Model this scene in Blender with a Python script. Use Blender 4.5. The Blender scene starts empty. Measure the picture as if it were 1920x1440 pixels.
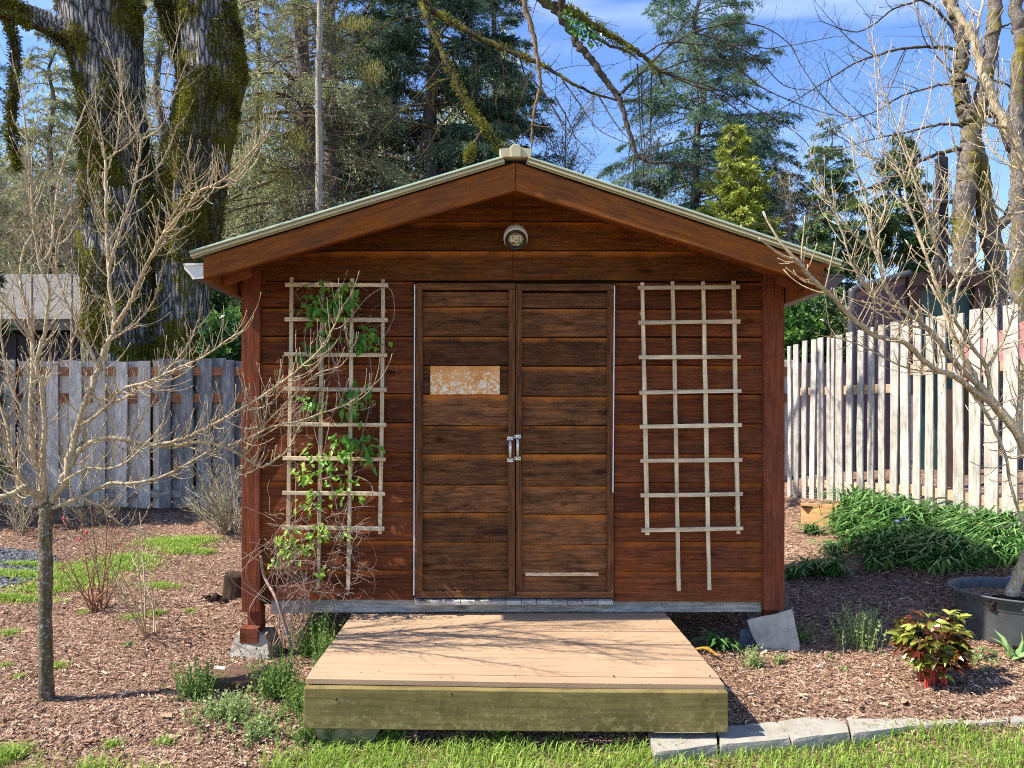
import bpy, math, random
import numpy as np
from mathutils import Vector, Matrix, noise

random.seed(11)
RG = np.random.default_rng(11)
S = bpy.context.scene
COL = S.collection
CAM_Y, ZC, F = -4.62, 1.485, 1400.0


def P(px, py, Y):
    """photo pixel (1920 wide) at depth plane Y -> world point"""
    s = (Y - CAM_Y) / F
    return np.array(((px - 920) * s, Y, ZC - (py - 775) * s))


def sm(a, b, x):
    t = np.clip((np.asarray(x, float) - a) / (b - a), 0, 1)
    return t * t * (3 - 2 * t)


def gz(x, y):
    """ground height"""
    x = np.asarray(x, float); y = np.asarray(y, float)
    z = 0.072 * np.clip(y + 0.3, 0, 4.6) + 0.018 * np.clip(y - 4.3, 0, 60)
    z = z + 0.42 * sm(1.9, 4.3, x) * sm(-0.7, 0.9, y)
    z = z + 0.04 * sm(1.0, 1.25, x) * sm(-1.02, -0.9, y)
    z = z - 0.06 * sm(-0.95, -1.25, y)
    z = z - 0.05 * sm(-0.5, -0.1, -np.abs(x - 0.1) + 1.2) * sm(-0.2, 0.1, y) * (1 - sm(2.6, 3.2, y))
    z = z + 0.012 * np.sin(2.1 * x + 0.7) * np.cos(1.7 * y + 0.3) + 0.008 * np.sin(5.3 * x + 3.1 * y)
    return z


def G(px, py):
    """photo pixel -> point on the ground"""
    lo = 2.5
    for i in range(4000):
        d = lo + i * 0.01
        p = P(px, py, CAM_Y + d)
        if p[2] <= float(gz(p[0], p[1])):
            return np.array((p[0], p[1], float(gz(p[0], p[1]))))
    return p


# ------------------------------------------------------------------ mesh builder
class MB:
    def __init__(s):
        s.v, s.f3, s.f4, s.a, s.b, s.n = [], [], [], [], [], 0

    def add(s, v, f, rnd=0.5, bc=None):
        v = np.asarray(v, float).reshape(-1, 3)
        for arr in (f if isinstance(f, (list, tuple)) else [f]):
            arr = np.asarray(arr, int)
            if arr.size:
                (s.f4 if arr.shape[1] == 4 else s.f3).append(arr + s.n)
        s.v.append(v)
        s.a.append(np.broadcast_to(np.asarray(rnd, float), (len(v),)))
        s.b.append(v if bc is None else np.asarray(bc, float))
        s.n += len(v)
        return s

    def mesh(s, name):
        v = np.concatenate(s.v) if s.v else np.zeros((0, 3))
        f4 = np.concatenate(s.f4) if s.f4 else np.zeros((0, 4), int)
        f3 = np.concatenate(s.f3) if s.f3 else np.zeros((0, 3), int)
        me = bpy.data.meshes.new(name)
        me.vertices.add(len(v)); me.vertices.foreach_set('co', v.ravel())
        nl = 4 * len(f4) + 3 * len(f3)
        me.loops.add(nl)
        me.loops.foreach_set('vertex_index', np.concatenate((f4.ravel(), f3.ravel())).astype(np.int32))
        me.polygons.add(len(f4) + len(f3))
        st = np.concatenate((np.arange(len(f4)) * 4, 4 * len(f4) + np.arange(len(f3)) * 3)).astype(np.int32)
        me.polygons.foreach_set('loop_start', st)
        at = me.attributes.new('rnd', 'FLOAT', 'POINT'); at.data.foreach_set('value', np.concatenate(s.a))
        at = me.attributes.new('bc', 'FLOAT_VECTOR', 'POINT'); at.data.foreach_set('vector', np.concatenate(s.b).ravel())
        me.update(calc_edges=True)
        return me

    def build(s, name, mat, parent=None, smooth=False, bevel=0.0, label=None):
        me = s.mesh(name)
        me.materials.append(getattr(mat, 'm', mat))
        me.polygons.foreach_set('use_smooth', np.full(len(me.polygons), bool(smooth)))
        o = bpy.data.objects.new(name, me); COL.objects.link(o)
        if parent is not None:
            hang(o, parent)
        if bevel:
            m = o.modifiers.new('edge', 'BEVEL'); m.width = bevel; m.segments = 1; m.limit_method = 'ANGLE'
        if label:
            o['label'] = label
        return o


def each(mb, name, mat, parent=None, **kw):
    """one object per piece collected in the builder"""
    out = []
    n = 0
    for v, a, b in zip(mb.v, mb.a, mb.b):
        q = MB(); q.v, q.a, q.b = [v], [a], [b]
        q.f4 = [f - n for f in mb.f4 if f.min() >= n and f.max() < n + len(v)]
        q.f3 = [f - n for f in mb.f3 if f.min() >= n and f.max() < n + len(v)]
        n += len(v)
        out.append(q.build(name, mat, parent, **kw))
    return out


def hang(o, parent):
    o.parent = parent
    t = Vector((0, 0, 0)); q = parent
    while q is not None:
        t += q.location; q = q.parent
    # parents are only ever translated; part meshes are in world coordinates
    o.matrix_parent_inverse = Matrix.Translation(-t) if parent.parent is None else Matrix()


def thing(name, label, cat, loc=(0, 0, 0), group=None):
    o = bpy.data.objects.new(name, None); COL.objects.link(o)
    o.location = loc; o.empty_display_size = 0.2
    return tag(o, label, cat, group)


def tag(o, label=None, cat=None, group=None, kind=None):
    if label: o['label'] = label
    if cat: o['category'] = cat
    if group: o['group'] = group
    if kind: o['kind'] = kind
    return o


BOXF = np.array(((0, 1, 3, 2), (4, 6, 7, 5), (0, 4, 5, 1), (2, 3, 7, 6), (0, 2, 6, 4), (1, 5, 7, 3)))


def beam(mb, p0, p1, w, t, side=None, rnd=None, jit=0.0, twist=0.0):
    """plank from p0 to p1, width w along `side`, thickness t along the third axis"""
    p0 = np.asarray(p0, float); p1 = np.asarray(p1, float)
    d = p1 - p0; L = np.linalg.norm(d); d = d / L
    sd = np.asarray(side if side is not None else (0, 0, 1), float)
    sd = sd - d * sd.dot(d); sd /= np.linalg.norm(sd)
    n = np.cross(d, sd)
    r = RG.random() if rnd is None else rnd
    off = RG.random() * 30
    v, b = [], []
    for i, q in enumerate((p0, p1)):
        for a in (-.5, .5):
            for c in (-.5, .5):
                j = RG.normal(0, jit, 3) if jit else 0
                v.append(q + sd * w * a + n * t * c + j)
                b.append((i * L + off, (a + .5) * w, c * t + off * 1.7))
    mb.add(v, BOXF, r, b)


def plank(mb, p0, p1, w, t, side, rnd=None, seg=8, bow=0.002, taper_end=0.0):
    """a plank divided along its length, with slightly wavering edges"""
    p0 = np.asarray(p0, float); p1 = np.asarray(p1, float)
    d = p1 - p0; L = np.linalg.norm(d); d = d / L
    sd = np.asarray(side, float); sd = sd - d * sd.dot(d); sd /= np.linalg.norm(sd)
    n = np.cross(d, sd)
    r = RG.random() if rnd is None else rnd
    off = RG.random() * 30
    ph = RG.random(4) * 6
    v, b, f = [], [], []
    for i in range(seg + 1):
        u = i / seg
        wl = bow * math.sin(5 * u + ph[0]) + RG.normal(0, bow * .35)
        wr = bow * math.sin(6 * u + ph[1]) + RG.normal(0, bow * .35)
        nn = bow * 1.3 * math.sin(4 * u + ph[2])
        for a, c, e in ((-.5, -.5, wl), (.5, -.5, wr), (.5, .5, wr), (-.5, .5, wl)):
            v.append(p0 + d * L * u + sd * (w * a + e) + n * (t * c + nn))
            b.append((u * L + off, (a + .5) * w, c * t + off * 1.7))
    for i in range(seg):
        k = i * 4
        for j in range(4):
            j2 = (j + 1) % 4
            f.append((k + j, k + j2, k + 4 + j2, k + 4 + j))
    f.append((3, 2, 1, 0)); k = seg * 4; f.append((k, k + 1, k + 2, k + 3))
    mb.add(v, np.array(f), r, b)


def prism(mb, prof, y0, y1, rnd=0.5):
    """extrude an (x,z) profile (counter-clockwise seen from -Y) from y0 to y1"""
    n = len(prof)
    v = [(x, y0, z) for x, z in prof] + [(x, y1, z) for x, z in prof]
    f4 = [(i, i + n, (i + 1) % n + n, (i + 1) % n) for i in range(n)]
    cx = sum(p[0] for p in prof) / n; cz = sum(p[1] for p in prof) / n
    v += [(cx, y0, cz), (cx, y1, cz)]
    f3 = [(2 * n, i, (i + 1) % n) for i in range(n)] + [(2 * n + 1, (i + 1) % n + n, i + n) for i in range(n)]
    mb.add(v, [np.array(f4), np.array(f3)], rnd)


def tube(mb, pts, rad, n=5, rnd=0.5, cap=True):
    pts = np.asarray(pts, float); m = len(pts)
    rad = np.broadcast_to(np.asarray(rad, float), (m,))
    t = np.gradient(pts, axis=0); t /= np.linalg.norm(t, axis=1)[:, None] + 1e-12
    ref = np.array((0.31, 0.87, 0.21)) if abs(t[0][2]) > .7 else np.array((0.05, 0.1, 1.0))
    u = np.cross(t, ref); u /= np.linalg.norm(u, axis=1)[:, None] + 1e-12
    w = np.cross(t, u)
    a = np.arange(n) * 2 * math.pi / n
    ring = u[:, None, :] * np.cos(a)[None, :, None] + w[:, None, :] * np.sin(a)[None, :, None]
    v = (pts[:, None, :] + ring * rad[:, None, None]).reshape(-1, 3)
    i = np.arange(m - 1)[:, None] * n; j = np.arange(n)[None, :]; j2 = (j + 1) % n
    f = np.stack((i + j, i + j2, i + n + j2, i + n + j), -1).reshape(-1, 4)
    fs = [f]
    if cap:
        v = np.concatenate((v, pts[-1:] + t[-1:] * rad[-1] * .6))
        k = (m - 1) * n
        fs.append(np.array([(k + q, k + (q + 1) % n, m * n) for q in range(n)]))
    L = np.concatenate(([0], np.cumsum(np.linalg.norm(np.diff(pts, axis=0), axis=1))))
    mb.add(v, fs, rnd)


def spline(pts, per=6):
    """Catmull-Rom through the points"""
    p = np.asarray(pts, float)
    p = np.concatenate((2 * p[:1] - p[1:2], p, 2 * p[-1:] - p[-2:-1]))
    out = []
    u = np.linspace(0, 1, per, endpoint=False)[:, None]
    for i in range(1, len(p) - 2):
        a, b, c, d = p[i - 1], p[i], p[i + 1], p[i + 2]
        out.append(.5 * (2 * b + (c - a) * u + (2 * a - 5 * b + 4 * c - d) * u ** 2 + (3 * b - a - 3 * c + d) * u ** 3))
    out.append(p[-2:-1])
    return np.concatenate(out)


def unit(v):
    v = np.asarray(v, float)
    return v / (np.linalg.norm(v, axis=-1, keepdims=True) + 1e-12)


def cards(mb, c, d, nrm, L, W, rnd, bend=0.15):
    """pointed leaf of two folded halves per card: base, left, tip, right"""
    c = np.asarray(c, float); k = len(c)
    d = unit(d); sd = unit(np.cross(d, nrm)); nn = np.cross(sd, d)
    L = np.broadcast_to(L, (k,))[:, None]; W = np.broadcast_to(W, (k,))[:, None]
    v = np.stack((c, c + d * L * .45 + sd * W * .5 + nn * W * bend, c + d * L - nn * L * bend * .5,
                  c + d * L * .45 - sd * W * .5 + nn * W * bend), 1).reshape(-1, 3)
    i = np.arange(k)[:, None] * 4
    f = np.concatenate((i + np.array(((0, 1, 2),)), i + np.array(((0, 2, 3),))))
    mb.add(v, f, np.repeat(np.broadcast_to(rnd, (k,)), 4))


def blades(mb, base, dirv, H, W, lean, rnd):
    """curved grass blades: 3 levels"""
    k = len(base); base = np.asarray(base, float)
    H = np.broadcast_to(H, (k,))[:, None]; W = np.broadcast_to(W, (k,))[:, None]; lean = np.broadcast_to(lean, (k,))[:, None]
    dirv = unit(dirv); sd = np.stack((-dirv[:, 1], dirv[:, 0], np.zeros(k)), 1)
    up = np.array((0, 0, 1.0))
    p1 = base + up * H * .5 + dirv * H * lean * .28
    p2 = base + up * H * .85 * (1 - .25 * lean) + dirv * H * lean * .65
    p3 = base + up * H * (1 - .45 * lean) + dirv * H * lean * 1.1
    v = np.stack((base - sd * W * .4, base + sd * W * .4, p1 - sd * W * .5, p1 + sd * W * .5, p2 - sd * W * .35, p2 + sd * W * .35, p3), 1).reshape(-1, 3)
    i = np.arange(k)[:, None] * 7
    f4 = np.concatenate((i + np.array(((0, 1, 3, 2),)), i + np.array(((2, 3, 5, 4),))))
    f3 = i + np.array(((4, 5, 6),))
    mb.add(v, [f4, f3], np.repeat(np.broadcast_to(rnd, (k,)), 7))


# ------------------------------------------------------------------ materials
def lin(c):
    """sRGB 0-255 triple -> linear"""
    o = []
    for x in c:
        x /= 255.0
        o.append(x / 12.92 if x <= 0.04045 else ((x + 0.055) / 1.055) ** 2.4)
    return (*o, 1.0)


class Mat:
    def __init__(s, name, rough=0.8, spec=0.3):
        s.m = bpy.data.materials.new(name); s.m.use_nodes = True
        s.nt = s.m.node_tree
        s.b = s.nt.nodes['Principled BSDF']
        s.b.inputs['Roughness'].default_value = rough
        s.b.inputs['Specular IOR Level'].default_value = spec

    def n(s, typ, ins=None, **props):
        nd = s.nt.nodes.new(typ)
        for k, v in props.items():
            setattr(nd, k, v)
        for k, v in (ins or {}).items():
            sk = nd.inputs[k]
            if isinstance(v, bpy.types.NodeSocket):
                s.nt.links.new(v, sk)
            else:
                sk.default_value = v
        return nd

    def attr(s, name, out='Fac'):
        return s.n('ShaderNodeAttribute', attribute_name=name).outputs[out]

    def coord(s, scale=(1, 1, 1), bc=True):
        src = s.attr('bc', 'Vector') if bc else s.n('ShaderNodeNewGeometry').outputs['Position']
        return s.n('ShaderNodeMapping', {'Vector': src, 'Scale': scale}).outputs[0]

    def noise(s, vec, scale=5, detail=6, rough=.6, dist=0.0):
        return s.n('ShaderNodeTexNoise', {'Vector': vec, 'Scale': scale, 'Detail': detail, 'Roughness': rough, 'Distortion': dist}).outputs['Fac']

    def ramp(s, fac, stops):
        nd = s.n('ShaderNodeValToRGB', {'Fac': fac})
        e = nd.color_ramp.elements
        while len(e) < len(stops):
            e.new(0.5)
        for q, (p, c) in zip(e, stops):
            q.position = p; q.color = c if len(c) == 4 else (*c, 1)
        return nd.outputs[0]

    def mix(s, fac, a, b, mode='MIX'):
        nd = s.n('ShaderNodeMix', data_type='RGBA', blend_type=mode)
        for k, v in ((0, fac), (6, a), (7, b)):
            if isinstance(v, bpy.types.NodeSocket):
                s.nt.links.new(v, nd.inputs[k])
            else:
                nd.inputs[k].default_value = v
        return nd.outputs[2]

    def math(s, op, a, b=0.0, clamp=False):
        return s.n('ShaderNodeMath', {0: a, 1: b}, operation=op, use_clamp=clamp).outputs[0]

    def maprange(s, v, a, b, c=0.0, d=1.0):
        return s.n('ShaderNodeMapRange', {'Value': v, 'From Min': a, 'From Max': b, 'To Min': c, 'To Max': d}).outputs[0]

    def sep(s, v):
        return s.n('ShaderNodeSeparateXYZ', {0: v}).outputs

    def bump(s, h, strength=.5, dist=.01):
        nd = s.n('ShaderNodeBump', {'Height': h, 'Strength': strength, 'Distance': dist})
        s.nt.links.new(nd.outputs[0], s.b.inputs['Normal'])

    def base(s, c):
        if isinstance(c, bpy.types.NodeSocket):
            s.nt.links.new(c, s.b.inputs['Base Color'])
        else:
            s.b.inputs['Base Color'].default_value = c
        return s

    def leafy(s, c, amount=.35):
        """add thin-leaf transmission"""
        tr = s.n('ShaderNodeBsdfTranslucent', {'Color': c})
        mx = s.n('ShaderNodeMixShader', {0: amount, 1: s.b.outputs[0], 2: tr.outputs[0]})
        s.nt.links.new(mx.outputs[0], s.nt.nodes['Material Output'].inputs['Surface'])


def wood(name, dark, lightc, top=None, blotch=None, gscale=1.0, var=.5, rough=.8, bump=.4, h=.18, knots=True, blotch_amt=(.45, .65), patch=.35, con=.12):
    """plank wood in board coordinates: x along the grain, y across (metres), z random"""
    M = Mat(name, max(rough, .85), .10)
    g1 = M.noise(M.coord((1.6, 34 * gscale, 12)), 2.2, 8, .7, .5)
    fine = M.noise(M.coord((4, 62 * gscale, 30)), 2.0, 5, .7)
    c = M.ramp(M.math('ADD', M.math('MULTIPLY', g1, .6), M.math('MULTIPLY', fine, .4)), ((.5 - con, dark), (.5 + con, lightc)))
    r = M.attr('rnd')
    pn = M.noise(M.coord((3.2, 7, 5)), 1.7, 6, .7)              # uneven fading
    val = M.math('MULTIPLY', M.maprange(r, 0, 1, 1 - var, 1 + var), M.maprange(pn, .3, .7, 1 - patch, 1 + patch))
    hs = M.n('ShaderNodeHueSaturation', {'Color': c, 'Value': val, 'Saturation': M.maprange(pn, .3, .7, .92, 1.06)}).outputs[0]
    if blotch:
        bn = M.math('ADD', M.noise(M.coord((2.6, 11, 5)), 1.7, 7, .72, .5), M.maprange(fine, .3, .7, -.07, .07))
        hs = M.mix(M.maprange(bn, blotch_amt[0], blotch_amt[1], 0, .9), hs, blotch)
    if knots:
        kw = M.n('ShaderNodeTexNoise', {'Vector': M.coord((3, 9, 5)), 'Scale': 3.0, 'Detail': 3.0}).outputs['Color']
        kc = M.mix(.06, M.coord((2.4, 6.5, 1)), kw)
        kv = M.n('ShaderNodeTexVoronoi', {'Vector': kc, 'Scale': 1.0}, feature='F1').outputs['Distance']
        hs = M.mix(M.maprange(kv, .15, .03, 0, .85), hs, (dark[0] * .3, dark[1] * .25, dark[2] * .2, 1))
    sp = M.noise(M.coord((25, 60, 30)), 4, 3, .6)
    hs = M.mix(M.maprange(sp, .62, .72, 0, .35), hs, tuple(min(1, x * 1.9 + .03) for x in lightc[:3]) + (1,))
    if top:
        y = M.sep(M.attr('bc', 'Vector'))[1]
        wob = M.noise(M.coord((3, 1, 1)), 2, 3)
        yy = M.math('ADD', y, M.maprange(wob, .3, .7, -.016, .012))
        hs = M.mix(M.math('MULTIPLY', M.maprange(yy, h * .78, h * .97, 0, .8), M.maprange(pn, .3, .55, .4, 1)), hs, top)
    M.base(hs)
    M.bump(M.math('ADD', g1, M.math('MULTIPLY', fine, .9)), bump, .004)
    return M.m


def plain(name, col, rough=.6, spec=.3, var=.12, scale=6, metal=0.0, bump=0.0, bscale=60):
    M = Mat(name, rough, spec)
    p = M.coord(bc=False)
    n1 = M.noise(p, scale, 5)
    a = tuple(x * (1 - var) for x in col[:3]) + (1,); b = tuple(min(1, x * (1 + var)) for x in col[:3]) + (1,)
    M.base(M.ramp(n1, ((.3, a), (.7, b))))
    M.b.inputs['Metallic'].default_value = metal
    if bump:
        M.bump(M.noise(p, bscale, 4), bump, .004)
    return M.m


def leaf_mat(name, stops, trans=.35, rough=.55, spec=.3):
    M = Mat(name, rough, spec)
    c = M.ramp(M.attr('rnd'), stops)
    M.base(c); M.leafy(c, trans)
    return M.m


def bark_mat(name, a, b, moss=None, moss_rng=(.5, .6), vs=1.0, bump=.8, lichen=None, ms=1.6):
    M = Mat(name, .9, .15)
    p = M.coord((7 * vs, 7 * vs, 1.3 * vs), bc=False)
    n1 = M.noise(p, 2.2, 8, .68, .8)
    c = M.ramp(n1, ((.32, a), (.68, b)))
    q = M.coord(bc=False)
    if lichen:
        l = M.noise(q, 23 * vs, 4, .6)
        c = M.mix(M.maprange(l, .56, .62), c, lichen)
    h = n1
    if moss:
        mn = M.noise(q, ms, 5, .65)
        f = M.maprange(mn, *moss_rng)
        mc = M.ramp(M.noise(q, 26, 4), ((.3, tuple(x * .4 for x in moss[:3])), (.7, moss)))
        c = M.mix(f, c, mc)
    M.base(c); M.bump(h, bump, .03)
    return M.m


def furrow_bark(name, crack, ridge, moss, moss_rng, ms=1.15):
    """deeply furrowed bark: stretched cells with dark cracks between them"""
    M = Mat(name, .95, .1)
    q = M.coord(bc=False)
    wr = M.n('ShaderNodeTexNoise', {'Vector': q, 'Scale': 5.0, 'Detail': 4.0}).outputs['Color']
    qq = M.mix(.035, q, wr)
    sc = M.n('ShaderNodeMapping', {'Vector': qq, 'Scale': (20, 20, 3.2)}).outputs[0]
    ed = M.n('ShaderNodeTexVoronoi', {'Vector': sc, 'Scale': 1.0}, feature='DISTANCE_TO_EDGE').outputs['Distance']
    fi = M.noise(M.coord((30, 30, 9), bc=False), 2.5, 6, .7)
    h = M.math('ADD', M.maprange(ed, 0, .3, 0, .75), M.math('MULTIPLY', fi, .45))
    c = M.ramp(h, ((.22, crack), (.55, tuple(x * .55 for x in ridge)), (.95, ridge)))
    mn = M.noise(q, ms, 7, .7)
    f = M.maprange(M.math('ADD', mn, M.maprange(fi, .3, .7, -.03, .03)), *moss_rng)
    mc = M.ramp(M.noise(q, 24, 5, .7), ((.3, tuple(x * .25 for x in moss[:3])), (.7, moss)))
    M.base(M.mix(f, c, mc)); M.bump(h, 1.0, .05)
    return M.m
# ------------------------------------------------------------------ wood and metal
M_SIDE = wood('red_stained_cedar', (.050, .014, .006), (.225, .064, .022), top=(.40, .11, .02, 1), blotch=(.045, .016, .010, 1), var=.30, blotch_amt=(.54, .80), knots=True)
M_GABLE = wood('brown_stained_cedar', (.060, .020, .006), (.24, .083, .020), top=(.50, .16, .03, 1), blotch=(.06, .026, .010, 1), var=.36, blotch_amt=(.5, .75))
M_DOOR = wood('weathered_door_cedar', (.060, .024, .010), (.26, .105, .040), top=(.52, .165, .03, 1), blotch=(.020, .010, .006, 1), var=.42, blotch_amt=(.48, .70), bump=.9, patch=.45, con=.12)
M_STILE = wood('dark_door_stile', (.055, .022, .009), (.24, .10, .042), var=.3, bump=.6, knots=False)
M_TRIM = wood('smooth_brown_fascia', (.14, .043, .011), (.25, .082, .020), var=.15, gscale=.7, bump=.2, knots=False)
M_POST = wood('red_corner_post', (.10, .026, .012), (.26, .075, .038), var=.15, bump=.6, knots=False)
M_GREY = wood('weathered_grey_beam', (.20, .19, .175), (.55, .52, .47), var=.2, bump=.8, blotch=(.15, .07, .05, 1), blotch_amt=(.58, .66))
M_LATH = wood('bleached_lath', (.42, .31, .19), (.76, .62, .43), var=.25, bump=.4, knots=False)
M_CREAM = plain('cream_metal', (.46, .42, .25), .45, .4, .08)
M_TEAL = plain('teal_metal', (.24, .46, .41), .4, .5, .1)
M_WHITE = plain('white_metal', (.75, .75, .73), .45, .4, .05)
M_GUTTER = plain('brown_gutter_metal', (.075, .045, .04), .4, .5, .1)
M_DARK = plain('dark_timber', (.03, .018, .012), .9, .1, .3)
M_SOFFIT = wood('red_soffit_boards', (.14, .035, .012), (.30, .085, .03), var=.25, knots=False)
M_CONC = plain('rough_concrete', (.40, .36, .29), .92, .1, .35, 9, bump=.9, bscale=45)

s0 = 4.62 / F
WX0, WX1 = P(487, 0, 0)[0], P(1433, 0, 0)[0]
FR = -0.52                                    # roof front edge
RIDGE = P(967, 284, FR); EL = P(355, 470, FR); ER = P(1580, 487, FR)
BACK = 1.15
shed = thing('garden_shed', 'red brown cedar shed with double doors and a low gabled metal roof', 'shed', (0.14, 1.3, 0.3))


def roof_z(x):
    """underside of the roof sheathing"""
    if x < RIDGE[0]:
        t = (x - EL[0]) / (RIDGE[0] - EL[0]); return EL[2] + t * (RIDGE[2] - EL[2]) - .047
    t = (x - RIDGE[0]) / (ER[0] - RIDGE[0]); return RIDGE[2] + t * (ER[2] - RIDGE[2]) - .047


def lap_board(mb, xa, xb, zb, zt, y, clip=None, ang=.019, rnd=None, th=.018):
    """one lap-siding board: leans out at the bottom; clip trims both ends to the roof slope"""
    r = RG.random() if rnd is None else rnd
    off = RG.random() * 40
    n = max(2, int((xb - xa) / .25))
    wob = RG.random(3) * 6
    v, b, f = [], [], []
    for i in range(n + 1):
        x = xa + (xb - xa) * i / n
        w = .0022 * math.sin(2.3 * x + wob[0]) + .0015 * math.sin(7 * x + wob[1])
        ztop = zt; zbot = zb + w
        if clip:
            lim = clip(x)
            ztop = min(ztop, lim); zbot = min(zbot, lim - .001)
        lean = lambda z: y - ang * (1 - (z - zb) / (zt - zb)) - .0012 * math.sin(3 * x + wob[2])
        for (yy, zz) in ((lean(zbot), zbot), (lean(ztop), ztop), (y + th, ztop), (y + th, zbot)):
            v.append((x, yy, zz)); b.append((x + off, zz - zb, yy * .5 + off * 1.3))
    for i in range(n):
        k = i * 4
        f += [(k + j, k + 4 + j, k + 4 + (j + 1) % 4, k + (j + 1) % 4) for j in range(4)]
    f += [(0, 1, 2, 3), (4 * n + 3, 4 * n + 2, 4 * n + 1, 4 * n)]
    mb.add(v, np.array(f), r, b)


zpx = lambda py, Y=0: P(0, py, Y)[2]
rows = [1124, 1068, 1012, 957, 902, 848, 792, 737, 682, 630, 577, 527]
wl, wr, gb = MB(), MB(), MB()
DL, DR = P(777, 0, 0)[0], P(1150, 0, 0)[0]
for i in range(len(rows) - 1):
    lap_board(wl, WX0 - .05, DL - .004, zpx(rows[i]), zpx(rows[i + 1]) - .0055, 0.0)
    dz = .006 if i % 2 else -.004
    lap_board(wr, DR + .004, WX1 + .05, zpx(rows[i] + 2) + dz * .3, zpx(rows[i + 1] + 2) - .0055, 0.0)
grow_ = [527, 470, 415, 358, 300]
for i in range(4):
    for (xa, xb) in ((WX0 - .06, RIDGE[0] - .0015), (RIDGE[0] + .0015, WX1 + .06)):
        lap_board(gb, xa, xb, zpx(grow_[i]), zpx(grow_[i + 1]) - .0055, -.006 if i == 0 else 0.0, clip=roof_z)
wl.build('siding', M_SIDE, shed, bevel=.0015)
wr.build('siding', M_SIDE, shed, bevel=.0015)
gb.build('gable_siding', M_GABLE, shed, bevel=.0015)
# backing so no light leaks, side and rear walls
bk = MB()
beam(bk, (-1.50, .04, 1.3), (1.78, .04, 1.3), 2.0, .03, (0, 0, 1), .5)
beam(bk, (-1.0, .043, 2.38), (1.28, .043, 2.38), .17, .028, (0, 0, 1), .5); beam(bk, (-.62, .043, 2.52), (.9, .043, 2.52), .13, .028, (0, 0, 1), .5); beam(bk, (-.3, .043, 2.65), (.58, .043, 2.65), .14, .028, (0, 0, 1), .5)
bk.build('wall_lining', M_DARK, shed)
for sx in (-1.525, 1.80):
    sw = MB()
    for k in range(11):
        zb = .345 + k * .1815
        beam(sw, (sx, .06, zb + .092), (sx, BACK - .3, zb + .092), .186, .02, (.08 if sx < 0 else -.08, 0, 1))
    sw.build('side_wall', M_SIDE, shed)
rw = MB()
for k in range(13):
    zb = .345 + k * .1815
    beam(rw, (-1.52, BACK - .28, zb + .092), (1.8, BACK - .28, zb + .092), .184, .02, (0, .08, 1))
rw.build('rear_wall', M_SIDE, shed)
for (pa, pb, bot, topz) in ((453, 487.5, 1145, 2.395), (1432, 1471, 1142, 2.36)):
    pm = MB(); a, b_ = P(pa, 0, -.03)[0], P(pb, 0, -.03)[0]
    plank(pm, ((a + b_) / 2, .01, zpx(bot)), ((a + b_) / 2, .01, topz), b_ - a, .085, (1, 0, 0), seg=14, bow=.0012)
    pm.build('corner_post', M_POST, shed, bevel=.003)
# weathered sill beam, floor ends, lower post stubs
sb = MB(); plank(sb, (P(508, 0, 0)[0], .055, zpx(1136)), (P(1430, 0, 0)[0], .055, zpx(1133)), .098, .09, (0, 0, 1), seg=24, bow=.004)
sb.build('sill_beam', M_GREY, shed, bevel=.004)
fl = MB()
for k in range(13):
    x = DL + .01 + k * (DR - DL - .02) / 13
    beam(fl, (x, -.012, zpx(1125)), (x + (DR - DL - .02) / 13 - .004, -.012, zpx(1125)), .022, .12, (0, 0, 1), rnd=RG.random())
fl.build('floor_edge', M_GREY, shed)
st = MB()
plank(st, (P(476, 0, 0)[0], .05, .12), (P(476, 0, 0)[0], .05, .275), .085, .085, (1, 0, 0), seg=3)
plank(st, (P(1450, 0, 0)[0], .06, .05), (P(1450, 0, 0)[0], .06, .275), .085, .085, (1, 0, 0), seg=3)
for x in (-1.48, 0.1, 1.74):
    plank(st, (x, .8, .1), (x, .8, .34), .09, .09, (1, 0, 0), seg=3)
each(st, 'post_stub', M_POST, shed)
fj = MB(); beam(fj, (-1.5, .47, .31), (1.78, .47, .31), .8, .05, (0, 1, 0), .3); fj.build('floor', M_DARK, shed)


# doors
def door(x0, x1, ytop, ybot, rowpx, stile_l, stile_r, hinge_side):
    e = MB()
    zt, zb = zpx(ytop, 0), zpx(ybot, 0)
    xl, xr = P(x0, 0, 0)[0], P(x1, 0, 0)[0]
    sl, sr = (stile_l) * s0, (stile_r) * s0
    Y = -.02
    plank(e, (xl + sl / 2, Y, zb + .04), (xl + sl / 2, Y, zt - .04), sl, .03, (1, 0, 0), seg=10, bow=.001)
    plank(e, (xr - sr / 2, Y, zb + .04), (xr - sr / 2, Y, zt - .04), sr, .03, (1, 0, 0), seg=10, bow=.001)
    plank(e, (xl, Y - .001, zt - .02), (xr, Y - .001, zt - .02), .040, .03, (0, 0, 1), seg=6, bow=.001)
    plank(e, (xl, Y - .001, zb + .02), (xr, Y - .001, zb + .02), .040, .03, (0, 0, 1), seg=6, bow=.001)
    p = MB()
    for i in range(len(rowpx) - 1):
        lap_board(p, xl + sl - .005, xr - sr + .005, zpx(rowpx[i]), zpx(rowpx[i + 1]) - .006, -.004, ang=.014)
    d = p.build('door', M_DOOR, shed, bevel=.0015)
    e.build('door_frame', M_STILE, d, bevel=.002)
    return d


dl = door(780, 965.5, 532.5, 1118, [1106, 1068, 1015, 960, 908, 850, 797, 738, 685, 630, 575, 546], 13, 12.5, -1)
dr = door(967, 1149, 534, 1119, [1108, 1074, 1020, 963, 910, 850, 797, 742, 686, 632, 578, 548], 11, 12, 1)
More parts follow.
